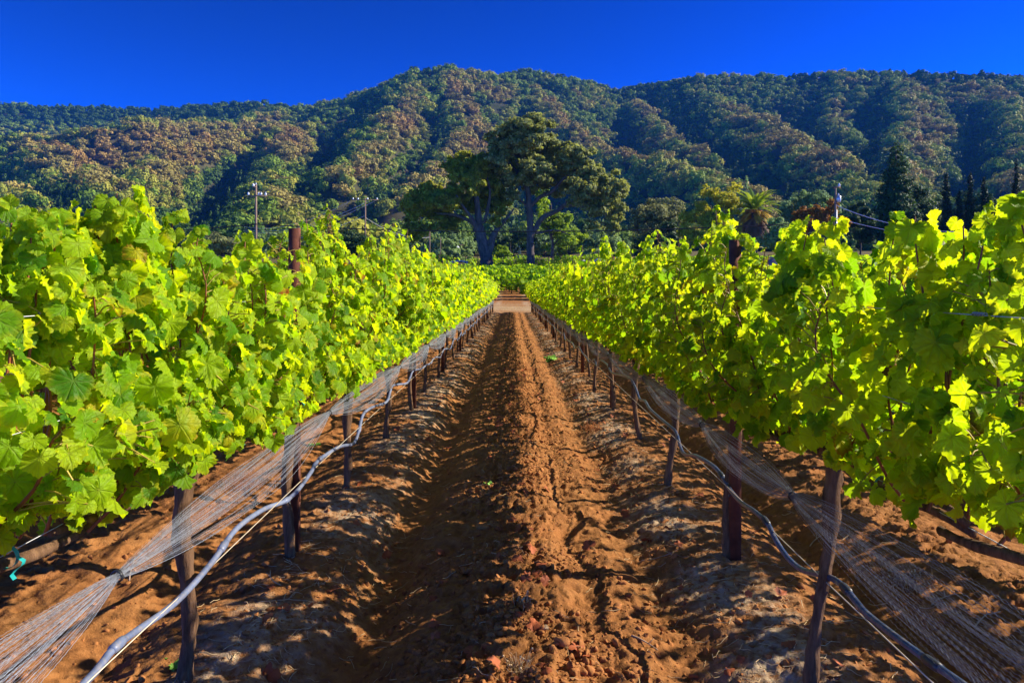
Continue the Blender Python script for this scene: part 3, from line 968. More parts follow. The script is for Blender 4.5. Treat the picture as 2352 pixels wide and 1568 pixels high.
# ---------------------------------------------------------------- clods, straw, leaves on the soil
def scatter_rocks(name, n, mat, seed, smin, smax, xfun, ymax, sub):
    rng = np.random.default_rng(seed)
    V0, T0 = sub
    u = rng.random(n); Y = 2.3 * (ymax / 2.3) ** u
    X = xfun(rng, n, Y)
    s = smin * (smax / smin) ** (rng.random(n) ** 1.9)
    # clods gather in drifts
    keep = vnoise(X * 3.0, Y * 3.0, seed) > rng.uniform(0.2, 0.75, n)
    X, Y, s = X[keep], Y[keep], s[keep]; n = len(X)
    Z = soil_height(X, Y) - s * 0.08
    nv = len(V0)
    sc = s[:, None] * rng.uniform(0.65, 1.2, (n, 3)); sc[:, 2] *= 0.8
    W = V0[None] * (1 + 0.13 * rng.normal(0, 1, (n, nv, 1)))
    # facet a few sides flat so that they read as broken earth
    for _ in range(6):
        d = rng.normal(0, 1, (n, 3)); d /= np.linalg.norm(d, axis=1)[:, None]
        h = (W * d[:, None]).sum(-1); W = W - np.maximum(h - rng.uniform(0.28, 0.75, (n, 1)), 0)[:, :, None] * d[:, None]
    P = W * sc[:, None]
    a = rng.uniform(0, 6.28, n); c_, s_ = np.cos(a)[:, None], np.sin(a)[:, None]
    P = np.stack([P[..., 0] * c_ - P[..., 1] * s_, P[..., 0] * s_ + P[..., 1] * c_, P[..., 2]], -1)
    P = P + np.stack([X, Y, Z], 1)[:, None]
    T = (T0[None] + (np.arange(n) * nv)[:, None, None]).reshape(-1, 3)
    return link(name, mk_mesh(name, P.reshape(-1, 3), T, [mat], False))


def clod_x(rng, n, Y):
    a = np.where(rng.random(n) < 0.62, rng.normal(0.02, 0.28, n), np.where(rng.random(n) < 0.7, rng.uniform(-2.4, 2.6, n), rng.choice([-1, 1], n) * rng.normal(0.95, 0.14, n)))
    return a


stuff(scatter_rocks('soil_clods', 26000, M['clod'], 71, 0.006, 0.029, clod_x, 16, ICO2), 'loose reddish brown soil clods along the lane')
stuff(scatter_rocks('soil_crumbs', 52000, M['clod'], 72, 0.003, 0.010, clod_x, 14, ICO1), 'fine crumbs of reddish brown soil along the lane')


def on_soil(px, py):
    Y = F * CAMZ / (py - HY)
    for _ in range(6):
        X = (px - HX) / F * Y
        z = float(soil_height(np.array([X]), np.array([Y]))[0])
        Y = F * (CAMZ - z) / (py - HY)
    return np.array([(px - HX) / F * Y, Y, z])


def rock(px, py, s, label, mat, seed, flat=0.75):
    rng = np.random.default_rng(seed)
    V = ICO3[0].copy()
    for _ in range(9):
        d = rng.normal(0, 1, 3); d /= np.linalg.norm(d)
        h = V @ d; V -= np.maximum(h - rng.uniform(0.5, 0.85), 0)[:, None] * d
    V *= (1 + 0.05 * fbm(V[:, 0] * 4 + 9, V[:, 1] * 4 + V[:, 2] * 3, 3, seed))[:, None]
    V = V * s * np.array([1.0, 0.85, flat])
    p = on_soil(px, py)
    o = link('rock', mk_mesh('rock', V, ICO3[1], [mat], False), None, p + [0, 0, s * 0.35])
    return tag(o, label, 'rock')


rock(1290, 1480, 0.036, 'large angular brown rock on the lane below the centre of the picture', M['clod'], 1)
rock(1252, 1445, 0.021, 'rounded grey stone beside the dry grass tuft', M['stone'], 2)
rock(1110, 1215, 0.045, 'smooth pale lump of earth glowing in the sun strip', M['clod'], 3, 0.5)
rock(560, 1355, 0.028, 'brown stone lying between the hose and the second post', M['clod'], 4)
rock(610, 1300, 0.026, 'brown stone lying near the foot of the first rusty post', M['clod'], 5)


def straw_field(name, n, seed, mat, xf, ymax, lmin, lmax, r, label, lift=0.004):
    rng = np.random.default_rng(seed); mb = MB()
    Y = 2.4 * (ymax / 2.4) ** rng.random(n); X = xf(rng, n)
    for k in range(n):
        L = rng.uniform(lmin, lmax); a = rng.uniform(0, 6.28); b = rng.normal(0, 0.5)
        s = np.linspace(-0.5, 0.5, 4)
        px = X[k] + L * s * math.cos(a) + L * b * (s * s - 0.1) * math.sin(a) * 0.6
        py = Y[k] + L * s * math.sin(a) - L * b * (s * s - 0.1) * math.cos(a) * 0.6
        z = soil_height(px, py)
        z = np.maximum(z, z.mean()) + lift + rng.uniform(0, 0.01) * (s > 0)
        mb.tube(np.stack([px, py, z], 1), r * rng.uniform(0.6, 1.3), 4, 0, False)
    return stuff(link(name, mb.mesh(name, [mat], True)), label)


straw_field('dry_straw', 1900, 81, M['straw'], lambda g, n: np.where(g.random(n) < 0.75, g.choice([-1, 1], n) * g.normal(1.02, 0.20, n), g.uniform(-1.0, 2.3, n)), 14, 0.02, 0.09, 0.0014, 'bits of dry straw strewn under the vine rows')

# fallen leaves
rng = np.random.default_rng(91)
n = 190
Y = 2.5 * (18 / 2.5) ** rng.random(n)
X = np.where(rng.random(n) < 0.55, rng.normal(0.0, 0.22, n), rng.choice([-1, 1], n) * rng.normal(1.0, 0.35, n))
pos = np.stack([X, Y, soil_height(X, Y) + 0.018], 1)
P, T, A = build_leaves(pos, np.stack([rng.normal(0, .5, n), rng.normal(-.2, .5, n), np.ones(n)], 1), rng.normal(0, 1, (n, 3)), rng.uniform(0.03, 0.075, n), np.full((n, 3), .5), 'mid', rng)
stuff(link('fallen_leaves', mk_mesh('fallen_leaves', P, T, [M['deadleaf']], True)), 'dry red brown vine leaves fallen on the soil')


def twig(px, py, L, ang, label, seed, mat='twig', r=0.0035, bend=0.3, up=0.0):
    rng = np.random.default_rng(seed); p = on_soil(px, py)
    s = np.linspace(0, 1, 9)
    x = p[0] + L * s * math.cos(ang) + bend * L * np.sin(s * 3) * 0.3 * -math.sin(ang)
    y = p[1] + L * s * math.sin(ang) + bend * L * np.sin(s * 3) * 0.3 * math.cos(ang)
    z = soil_height(x, y); z = np.maximum(z, np.linspace(z[0], z[-1], 9)) + r + up * s
    mb = MB(); mb.tube(np.stack([x, y, z], 1), np.linspace(r, r * 0.5, 9), 6, 0, True, 0.12, rng)
    k = 5; q = np.array([x[k], y[k], z[k]])
    mb.tube(np.stack([q, q + [0.2 * L * math.cos(ang + 0.8), 0.2 * L * math.sin(ang + 0.8), 0.02]]), [r * 0.6, r * 0.3], 5)
    tag(link('twig', mb.mesh('twig', [M[mat]], True)), label, 'twig')


twig(590, 1385, 0.22, 0.25, 'long pale twig lying beyond the pale hose', 1, 'straw', 0.0035)
twig(645, 1345, 0.09, 2.4, 'forked white twig curling up by the first post', 2, 'straw', 0.003, 0.9, 0.05)
twig(297, 1335, 0.10, 1.7, 'short twig sticking up under the grey netting', 3, 'twig', 0.004, 0.3, 0.09)
twig(1460, 1290, 0.30, -0.5, 'thin dark twig across the shaded wheel track', 4, 'twig', 0.003)
twig(1860, 1255, 0.12, 0.5, 'curved twig behind the dark hose', 5, 'straw', 0.0035)
twig(2140, 1400, 0.16, 0.35, 'branching pale twig under the shaded netting', 6, 'straw', 0.004)
twig(2240, 1440, 0.2, 0.5, 'pale branching twig at the edge of the shaded ground', 7, 'straw', 0.004)
twig(1930, 1245, 0.14, 0.4, 'short straight twig under the knot of the shaded netting', 8, 'straw', 0.003)
twig(1450, 1470, 0.12, -0.6, 'brown stick lying in the sun by the large rock', 9, 'twig', 0.0035)


def tuft(px, py, n, h, mat, label, name, seed, spread=0.06, lean=0.5):
    rng = np.random.default_rng(seed); p = on_soil(px, py); mb = MB()
    for k in range(n):
        a = rng.uniform(0, 6.28); L = h * rng.uniform(0.4, 1.1); ln = rng.uniform(0, lean)
        s = np.linspace(0, 1, 6)
        b = np.array([rng.normal(0, spread), rng.normal(0, spread), -0.01])
        P = b + np.stack([math.cos(a) * ln * L * s ** 1.5, math.sin(a) * ln * L * s ** 1.5, L * s * (1 - 0.35 * ln * s)], 1)
        P += rng.normal(0, 0.004, P.shape)
        mb.tube(P, np.linspace(0.0018, 0.0006, 6), 3, 0, False)
        if rng.random() < 0.25: mb.add(ICO1[0] * 0.005 + P[-1], ICO1[1])
    o = link(name, mb.mesh(name, [M[mat]], True), None, p)
    return tag(o, label, 'plant')


tuft(1195, 1545, 60, 0.085, 'straw', 'tuft of straw coloured dry grass low in the middle of the lane', 'grass_tuft', 11, 0.025, 1.1)
tuft(1205, 1392, 16, 0.075, 'straw', 'few thin dry stalks standing in the middle of the lane', 'grass_tuft', 12, 0.02, 0.7)
tuft(560, 1115, 170, 0.15, 'weed', 'orange dry weed behind the first post of the sunlit row', 'dry_weed', 13, 0.12, 1.3)
tuft(470, 1180, 120, 0.11, 'weed', 'orange dry weed under the grey netting', 'dry_weed', 14, 0.16, 1.4)
tuft(1365, 985, 70, 0.10, 'weed', 'small tan dry weed on the backlit berm', 'dry_weed', 15, 0.08, 1.2)
tuft(1205, 850, 90, 0.10, 'deadleaf', 'reddish dry weed flattened across the lane far down', 'dry_weed', 16, 0.22, 1.6)
tuft(2090, 1345, 70, 0.10, 'straw', 'dry straw tuft behind the shaded netting', 'grass_tuft', 17, 0.05, 1.2)


def weed(px, py, s, label, seed, n=9):
    rng = np.random.default_rng(seed); p = on_soil(px, py)
    pos = rng.normal(0, s * 0.6, (n, 3)); pos[:, 2] = np.abs(pos[:, 2]) * 0.6 + 0.012
    P, T, A = build_leaves(pos, np.stack([rng.normal(0, .6, n), rng.normal(-.3, .5, n), np.ones(n)], 1), rng.normal(0, 1, (n, 3)), rng.uniform(0.5, 1.0, n) * s, np.full((n, 3), .5), 'mid', rng)
    tag(link('weed', mk_mesh('weed', P, T, [M['weedgreen']], True), None, p), label, 'plant')


weed(1265, 828, 0.12, 'green weed patch growing beside the sunlit wheel track', 21, 22)
weed(716, 1030, 0.045, 'small green seedling beyond the pale hose', 22, 6)
weed(405, 1535, 0.035, 'tiny green sprout at the foot of the nearest leaning trunk', 23, 8)
weed(1120, 1115, 0.03, 'yellow green leaf scrap lying on the sunlit lane', 24, 4)


# ---------------------------------------------------------------- foliage cards for trees
def card_cloud(C, R, n, size, rng, clump=10, clump_r=0.34, shell=(0.55, 1.0), flat=1.0, up=0.25, nr=0.38):
    """leaf cards round sub-clumps on a set of ellipsoids. C (m,3) centres, R (m,3) radii"""
    C = np.asarray(C, float); R = np.asarray(R, float)
    area = (R[:, 0] * R[:, 1] + R[:, 0] * R[:, 2] + R[:, 1] * R[:, 2]); w = area / area.sum()
    sc = []; sr = []; out = []
    for c, r, ww in zip(C, R, w):
        k = max(4, int(clump * max(0.5, min(3.0, ww * len(C)))))
        d = rng.normal(0, 1, (k, 3)); d /= np.linalg.norm(d, axis=1)[:, None]
        f = rng.uniform(shell[0], shell[1], (k, 1))
        sc.append(c + d * r * f); sr.append(np.tile(r * clump_r, (k, 1)) * rng.uniform(0.7, 1.3, (k, 1)))
        out.append(d)
    sc = np.concatenate(sc); sr = np.concatenate(sr); out = np.concatenate(out)
    wt = (sr.prod(1)) ** (2 / 3.); idx = rng.choice(len(sc), n, p=wt / wt.sum())
    d = rng.normal(0, 1, (n, 3)); d /= np.linalg.norm(d, axis=1)[:, None]
    d[:, 2] = np.where(d[:, 2] < -0.3, d[:, 2] * 0.5, d[:, 2])
    P = sc[idx] + d * sr[idx] * (rng.random((n, 1)) ** 0.45) * np.array([1, 1, flat])
    N = d * 0.8 + out[idx] * 0.6 + rng.normal(0, nr, (n, 3)); N[:, 2] += up
    N /= np.linalg.norm(N, axis=1)[:, None]
    A = np.cross(N, rng.normal(0, 1, (n, 3))); A /= np.linalg.norm(A, axis=1)[:, None] + 1e-9
    B = np.cross(N, A)
    s = size * rng.uniform(0.55, 1.25, (n, 1))
    V = np.stack([P - A * s, P - B * s * 0.55 + N * s * 0.18, P + A * s, P + B * s * 0.55 + N * s * 0.18], 1).reshape(-1, 3)
    Q = np.arange(n * 4).reshape(-1, 4)
    cr = 0.35 * rng.random(len(sc))[idx] + 0.65 * rng.random(n)
    lr = np.repeat(np.stack([cr, rng.random(n), rng.random(n), np.ones(n)], 1), 4, axis=0)
    return V, Q, lr


def crown_mesh(name, C, R, n, size, mat, rng, **kw):
    V, Q, lr = card_cloud(C, R, n, size, rng, **kw)
    return mk_mesh(name, V, Q, [mat], False, {'lrand': ('FLOAT_COLOR', lr)})


LUMP = 1.10


def lumps_px(L, Y, depth=1.0, rng=None, z_off=0.0):
    """ellipses given in picture units -> world ellipsoids about the distance Y, spread in depth"""
    C = []; R = []
    for l in L:
        cx, cy, rx, ry = l[:4]; dy = l[4] if len(l) > 4 else (rng.uniform(-1, 1) * depth if rng is not None else 0)
        s = Y / F
        p = at(cx, cy, Y)
        C.append([p[0], Y + dy, p[2]]); r = np.array([rx * s, 0.5 * (rx + ry) * s * 0.9, ry * s]); R.append(r * LUMP)
    return np.array(C), np.array(R)


def z2(l):   # second zoom window -> 2352 px frame
    return (804 + .3418 * l[0], 229.7 + .3418 * l[1], .3418 * l[2], .3418 * l[3])


def z3(l):
    return (1548 + .3418 * l[0], 229.7 + .3418 * l[1], .3418 * l[2], .3418 * l[3])


def tree_from(name, label, cat, lumps, Y, n, size, mat, limbs=None, bark='oakbark', depth=3.0, seed=1, group=None, **kw):
    """one tree: an Empty at the foot, crown and trunk as its parts"""
    rng = np.random.default_rng(seed)
    C, R = lumps_px(lumps, Y, depth, rng)
    cx = float((C[:, 0] * R[:, 0]).sum() / R[:, 0].sum())
    bx = limbs[0][0][0] if limbs else None
    bX = (bx - HX) / F * Y if limbs else cx
    g = gz(bX, Y)
    e = empty(name, (bX, Y, g), label, cat, group)
    off = np.array([bX, Y, g])
    link('crown', crown_mesh('crown', C - off, R, n, size, mat, rng, **kw), e)
    mb = MB()
    if limbs:
        for L in limbs:
            P = []
            rr = []
            for j, l in enumerate(L):
                p = at(l[0], l[1], Y); p[1] += (l[3] if len(l) > 3 else 0.0); P.append(p - off); rr.append(l[2])
            P = np.array(P); P[0, 2] = min(P[0, 2], -0.1) if L is limbs[0] else P[0, 2]
            nn = 6 * len(P); S = spline(P, nn)
            mb.tube(S, np.interp(np.linspace(0, 1, nn), np.linspace(0, 1, len(rr)), rr), 10, 0, True, 0.10, rng)
    else:
        top = C[:, 2].max() - off[2]; r0 = 0.022 * top
        mb.tube(spline([[0, 0, -0.2], [0.02 * top, 0, top * 0.3], [-0.01 * top, 0, top * 0.6], [0, 0, top * 0.85]], 12), np.linspace(r0, r0 * 0.25, 12), 8, 0, True, 0.08, rng)
        for c in C[: min(len(C), 6)]:
            q = c - off; a = np.array([0, 0, min(top * 0.35, max(0.3, q[2] * 0.6))])
            mb.tube(spline([a, (a + q) / 2 + [0, 0, 0.04 * top], q], 8), np.linspace(r0 * 0.6, r0 * 0.15, 8), 6, 0, True, 0.08, rng)
    link('trunk', mb.mesh('trunk', [M[bark]], True), e)
    return e


# big oak (right) and its leaning neighbour
oakR = [z2(l) for l in [(1180, 270, 190, 110), (1040, 320, 120, 100), (1330, 330, 140, 100), (1150, 430, 170, 110), (1010, 430, 110, 90), (1480, 400, 140, 100), (1600, 500, 140, 100), (1740, 600, 120, 100),
                        (1420, 540, 140, 90), (1560, 620, 130, 80), (1680, 720, 130, 80), (1790, 740, 90, 100), (1820, 620, 70, 80), (1160, 190, 110, 55), (1240, 560, 90, 70), (940, 400, 80, 90),
                        (1080, 560, 100, 80), (1760, 840, 80, 60), (1340, 240, 70, 45), (1640, 850, 70, 40), (1500, 720, 80, 40), (1290, 440, 100, 80), (1090, 650, 70, 50), (1250, 490, 150, 100), (1450, 470, 150, 90), (1120, 350, 150, 100), (1580, 600, 120, 70)]]
limR = [[(1219, 612, 0.75), (1219, 590, 0.62), (1218, 560, 0.58), (1218, 527, 0.56), (1217, 490, 0.50), (1215, 469, 0.44), (1211, 435, 0.34), (1190, 398, 0.26), (1196, 345, 0.16), (1200, 300, 0.07)],
        [(1219, 545, 0.42), (1230, 525, 0.42), (1247, 500, 0.40), (1282, 483, 0.36), (1300, 470, 0.33), (1334, 472, 0.26), (1368, 465, 0.20), (1400, 455, 0.10)],
        [(1217, 475, 0.34), (1241, 452, 0.30), (1265, 442, 0.26), (1300, 405, 0.20), (1340, 380, 0.12), (1375, 372, 0.06)],
        [(1216, 478, 0.24), (1190, 456, 0.20), (1166, 448, 0.15), (1140, 420, 0.09)],
        [(1219, 535, 0.2), (1240, 535, 0.16), (1275, 528, 0.12), (1310, 540, 0.05)],
        [(1212, 440, 0.22, 1), (1232, 400, 0.2, 2), (1250, 350, 0.14, 3), (1265, 320, 0.06, 3)],
        [(1190, 398, 0.2, -1), (1160, 370, 0.16, -2), (1130, 345, 0.08, -3)]]
tree_from('oak_tree', 'huge spreading oak with a single dark upright trunk', 'tree', oakR, 120, 66000, 0.34, M['oak'], limR, depth=5.0, seed=3, clump=34, clump_r=0.24, nr=0.75, shell=(0.25, 1.0), up=0.35)
oakL = [z2(l) for l in [(740, 370, 70, 60), (720, 450, 100, 80), (480, 620, 110, 80), (430, 720, 80, 90), (560, 730, 120, 80), (450, 850, 100, 65), (640, 820, 110, 55), (800, 550, 110, 110), (900, 620, 110, 110),
                        (700, 640, 120, 80), (1000, 690, 90, 90), (880, 440, 100, 80), (1000, 820, 70, 45), (800, 720, 100, 60), (410, 910, 60, 40), (560, 870, 70, 40), (540, 560, 70, 30), (780, 340, 50, 30), (620, 700, 130, 80), (820, 480, 110, 90), (940, 560, 100, 100), (860, 700, 90, 70)]]
limL = [[(1117, 612, 1.15), (1117, 590, 1.0), (1110, 565, 0.9), (1103, 530, 0.6), (1098, 490, 0.45), (1094, 448, 0.34), (1088, 394, 0.2), (1075, 365, 0.08)],
        [(1119, 585, 0.75), (1127, 560, 0.62), (1134, 540, 0.52), (1146, 522, 0.36), (1165, 500, 0.22), (1180, 480, 0.1)],
        [(1102, 530, 0.4), (1085, 512, 0.34), (1070, 503, 0.28), (1043, 493, 0.22), (1010, 490, 0.14), (975, 480, 0.06)],
        [(1108, 560, 0.5), (1098, 535, 0.45), (1085, 505, 0.3, -1), (1060, 470, 0.2, -2), (1045, 440, 0.1, -2)],
        [(1112, 512, 0.3), (1120, 480, 0.26), (1125, 440, 0.2), (1118, 400, 0.1)]]
tree_from('oak_tree', 'broad yellowing oak whose trunk forks low, left of the huge spreading oak', 'tree', oakL, 118, 46000, 0.33, M['oak2'], limL, depth=4.0, seed=4, clump=34, clump_r=0.24, nr=0.75, shell=(0.25, 1.0), up=0.35)

TREES = [
    # name, label, lumps(z-window), Y, n, size, mat, seed
    ('broadleaf_tree', 'bright green tree lit up behind the huge oak trunk', [z2(l) for l in [(1290, 690, 60, 90), (1400, 830, 100, 80), (1430, 930, 80, 60), (1300, 820, 60, 50), (1250, 620, 40, 40)]], 150, 7000, 0.32, 'bright', 11),
    ('olive_tree', 'rounded grey olive tree just beside the huge oak', [z2(l) for l in [(2030, 760, 130, 90), (2130, 720, 110, 70), (1960, 880, 90, 90), (2180, 830, 90, 90), (2070, 900, 130, 90), (1950, 760, 60, 60)]], 135, 14000, 0.28, 'olive', 12),
    ('shrub', 'dark rounded shrub in front of the grey olive tree', [z2(l) for l in [(2140, 880, 80, 70), (2080, 950, 110, 80), (1990, 980, 100, 60), (2180, 960, 80, 70)]], 126, 9000, 0.24, 'dark', 13),
    ('walnut_tree', 'open yellow green tree beside the shaggy palm', [z3(l) for l in [(250, 620, 70, 50), (340, 680, 80, 60), (420, 590, 50, 45), (210, 720, 60, 50), (120, 790, 70, 60), (250, 800, 90, 60), (400, 720, 70, 60), (100, 890, 80, 60), (240, 900, 100, 60), (420, 860, 60, 60), (340, 790, 60, 50)]], 118, 12000, 0.24, 'walnut', 14),
    ('broadleaf_tree', 'dark round topped tree beyond the transformer pole', [z3(l) for l in [(760, 720, 70, 60), (860, 680, 80, 60), (960, 670, 90, 60), (1040, 720, 60, 60), (760, 820, 80, 80), (880, 800, 100, 80)]], 150, 11000, 0.30, 'greygreen', 15),
    ('autumn_tree', 'rusty orange autumn tree beside the transformer pole', [z3(l) for l in [(880, 760, 60, 40), (950, 740, 60, 40), (1040, 725, 45, 45), (1000, 790, 60, 45), (850, 800, 50, 40), (1100, 830, 60, 40), (960, 840, 90, 40)]], 128, 9000, 0.22, 'rusttree', 16),
    ('shrub', 'feathery grey green shrub under the shaggy palm', [z3(l) for l in [(720, 820, 70, 60), (690, 900, 90, 70), (770, 900, 60, 70), (640, 960, 80, 50), (720, 980, 100, 50)]], 112, 11000, 0.20, 'greygreen', 17),
    ('broadleaf_tree', 'dark tree between the transformer pole and the tall conifer', [z3(l) for l in [(1240, 740, 55, 50), (1290, 800, 60, 60), (1200, 830, 60, 60), (1260, 900, 90, 60)]], 132, 8000, 0.25, 'dark', 18),
    ('broadleaf_tree', 'broad dark tree rounded against the side of the tall conifer', [z3(l) for l in [(1640, 600, 60, 45), (1690, 660, 60, 70), (1620, 700, 90, 80), (1680, 780, 90, 70), (1560, 800, 90, 80), (1480, 900, 120, 80), (1620, 900, 120, 80)]], 128, 17000, 0.24, 'dark', 19),
    ('broadleaf_tree', 'low dark tree filling the gap behind the cypresses', [z3(l) for l in [(1790, 720, 60, 50), (1950, 690, 60, 60), (2040, 650, 60, 45), (2150, 690, 60, 50), (2250, 720, 90, 60), (2050, 780, 150, 80), (1880, 800, 120, 70)]], 140, 14000, 0.30, 'dark', 20),
    ('shrub', 'green bush beside the conifer foot', [z3(l) for l in [(1500, 960, 60, 40), (1560, 980, 60, 40), (1440, 990, 60, 40)]], 105, 4500, 0.2, 'greygreen', 21),
    ('shrub', 'low dark green bush below the small crossarm pole', [(760, 556, 40, 22), (800, 548, 45, 22), (850, 558, 40, 20), (730, 566, 30, 16), (800, 570, 60, 18)], 110, 8000, 0.2, 'dark', 22),
    ('shrub', 'round bright green clipped bush between the oak trunks', [(1150, 578, 17, 14), (1143, 586, 14, 12), (1160, 586, 14, 12)], 132, 3500, 0.2, 'bright', 23),
    ('shrub', 'grey green bush at the foot of the leftmost power pole', [(510, 560, 40, 22), (545, 566, 30, 20), (480, 575, 30, 18), (560, 580, 30, 14)], 100, 5000, 0.2, 'olive', 24),
]
for (nm, lab, L, Yd, nn, sz, mt, sd) in TREES:
    tree_from(nm, lab, 'tree' if 'tree' in nm else 'shrub', L, Yd, nn, sz, M[mt], None, depth=2.0, seed=sd, clump=24, nr=0.55, shell=(0.2, 1.0))

# dark understorey of trees behind the oaks (each its own tree)
rngU = np.random.default_rng(55)
for k, (cx, cy, r) in enumerate([(900, 560, 30), (945, 575, 26), (990, 570, 30), (1040, 575, 26), (1078, 560, 30), (1180, 552, 34), (1255, 560, 30), (1310, 560, 34), (1360, 565, 30), (1405, 570, 30), (1450, 575, 30), (660, 560, 34), (600, 560, 30), (430, 560, 40), (350, 570, 40), (250, 560, 50), (130, 570, 50)]):
    L = [(cx + rngU.normal(0, r * .5), cy + rngU.normal(0, r * .3), r * rngU.uniform(.5, .9), r * rngU.uniform(.45, .8)) for _ in range(5)]
    tree_from('background_tree', 'one of the leafy dark green trees standing in a line behind the oaks and poles', 'tree', L, 175 + rngU.uniform(-8, 12), 3200, 0.36, M[['greygreen', 'dark', 'greygreen', 'bright'][k % 4] if k % 3 else 'greygreen'], None, depth=3, seed=500 + k, group='background trees at the foot of the hill')


def conifer(name, label, px, top, base_py, Y, hw_px, n, size, mat, seed, pw=0.8, tip=0.02, group=None, rag=0.35):
    rng = np.random.default_rng(seed)
    X = (px - HX) / F * Y; g = gz(X, Y); ztop = CAMZ - (top - HY) / F * Y; H = ztop - g; hw = hw_px / F * Y
    e = empty(name, (X, Y, g), label, 'tree', group)
    m = 150 if rag > 0.2 else 90
    t = (np.arange(m) + rng.random(m)) / m
    prof = (1 - t) ** pw * np.minimum(1, 0.62 + t * 3)
    a = rng.uniform(0, 6.28, m)
    rr = hw * prof * rng.uniform(0.45, 1.0, m) * (0.75 if rag > .2 else 0.45)
    C = np.stack([rr * np.cos(a), rr * np.sin(a), H * (0.06 + 0.92 * t)], 1)
    lr = np.maximum(hw * prof * (0.50 if rag > .2 else 0.75), tip * H)
    R = np.stack([lr, lr, lr * (0.55 if rag > .2 else 2.2)], 1)
    link('crown', crown_mesh('crown', C, R, n, size, mat, rng, clump=12, clump_r=0.55, shell=(0.0, 0.8), nr=0.5), e)
    mb = MB(); mb.tube(np.array([[0, 0, -0.2], [0, 0, H * 0.5], [0, 0, H * 0.93]]), [0.018 * H, 0.012 * H, 0.003 * H], 8)
    link('trunk', mb.mesh('trunk', [M['oakbark']], True), e)
    return e


conifer('conifer_tree', 'tall ragged dark conifer towering above the cypresses', 2058, 322, 610, 122, 58, 36000, 0.26, M['dark'], 31, 0.48)
conifer('conifer_tree', 'conifer tip rising just behind the shaggy palm', 1714, 400, 600, 150, 26, 6000, 0.25, M['greygreen'], 36, 0.7)
conifer('spruce_tree', 'small blue spruce between the two oak trunks', 1193, 564, 602, 130, 12, 3000, 0.13, M['bluespruce'], 32, 0.8)
for i, (px, top, hw, lab) in enumerate([(2173, 388, 11.5, 'dark slender cypress next to the tall conifer, leaning slightly'), (2203, 432, 9.5, 'shortest dark cypress of the row beside the tall conifer'),
                                        (2228, 391, 10, 'dark slender cypress in the middle of the row, right after the shortest'), (2260, 401, 10, 'dark blunt topped cypress before the gap in the row'), (2334, 358, 10.5, 'tallest dark cypress standing alone past the gap in the row')]):
    conifer('cypress_tree', lab, px, top, 600, 108, hw * 1.6, 16000, 0.14, M['cypress'], 40 + i, 0.42, 0.004, 'slender cypresses in a row', 0.1)


# ---------------------------------------------------------------- palm
def make_palm():
    rng = np.random.default_rng(77)
    Y = 120.0; px = 1733; X = (px - HX) / F * Y; g = gz(X, Y)
    s = Y / F
    e = empty('palm_tree', (X, Y, g), 'shaggy palm with green fronds above a skirt of dead brown fronds', 'tree')
    zc = CAMZ - (487 - HY) * s - g            # crown centre height
    mb = MB(); mb.tube(np.array([[0, 0, -0.2], [0, 0, zc * 0.5], [0, 0, zc]]), [0.55, 0.45, 0.5], 10, 0, True, 0.08, rng)
    link('trunk', mb.mesh('trunk', [M['oakbark']], True), e)

    def frond(mb, lr, base, az, el, L, droop, w, mode):
        n = 14; t = np.linspace(0, 1, n)
        ang = el - droop * t ** 1.3
        dr = np.cumsum(np.cos(ang)) * L / n; dz = np.cumsum(np.sin(ang)) * L / n
        P = base + np.stack([dr * math.cos(az), dr * math.sin(az), dz], 1)
        side = np.array([-math.sin(az), math.cos(az), 0])
        Vs = []; Qs = []
        for i in range(1, n):
            ll = w * math.sin(math.pi * min(1, 0.15 + 0.85 * i / n)) * rng.uniform(0.8, 1.1)
            d = P[i] - P[i - 1]; d = d / np.linalg.norm(d)
            for sg in (-1, 1):
                for q in range(2):
                    b = P[i] - d * q * L / n * 0.5
                    tp = b + side * sg * ll * 0.8 + d * ll * 0.6 + np.array([0, 0, -0.25 * ll])
                    wd = d * 0.10
                    k = len(Vs); Vs += [b - wd, b + wd, tp + wd * .3, tp - wd * .3]; Qs.append([k, k + 1, k + 2, k + 3])
        mb.add(np.array(Vs), np.array(Qs)); lr.append(np.tile(np.array([[rng.random(), rng.random(), 0.5, 1]]), (len(Vs), 1)))
    def fronds(name, cnt, elr, Lr, dr, mat, zb):
        mb = MB(); lr = []
        for k in range(cnt):
            frond(mb, lr, np.array([0, 0, zc + zb]), rng.uniform(0, 6.28), rng.uniform(*elr), rng.uniform(*Lr), rng.uniform(*dr), 0.55, 0)
        V = np.concatenate(mb.V); Q = np.concatenate(mb.Q)
        link(name, mk_mesh(name, V, Q, [mat], False, {'lrand': ('FLOAT_COLOR', np.concatenate(lr))}), e)
    fronds('fronds', 60, (0.25, 1.5), (3.4, 4.9), (0.6, 1.5), M['palm'], 0.4)
    fronds('golden_fronds', 34, (-0.2, 0.4), (2.6, 3.8), (0.9, 1.7), M['palmgold'], -0.1)
    fronds('dead_fronds', 130, (-1.1, -0.3), (2.2, 4.6), (0.6, 1.2), M['palmdead'], -0.8)
    m2 = MB()
    for k in range(26):
        az = rng.uniform(0, 6.28); el = rng.uniform(0.1, 0.7); L = rng.uniform(0.9, 1.5)
        t = np.linspace(0, 1, 5); P = np.stack([L * t * math.cos(az), L * t * math.sin(az), zc + 0.1 + L * (t * math.sin(el) - 0.5 * t * t)], 1)
        m2.tube(P, np.linspace(0.09, 0.16, 5), 5)
    link('fruit_stalks', m2.mesh('fruit_stalks', [M['palmfruit']], True), e)


make_palm()


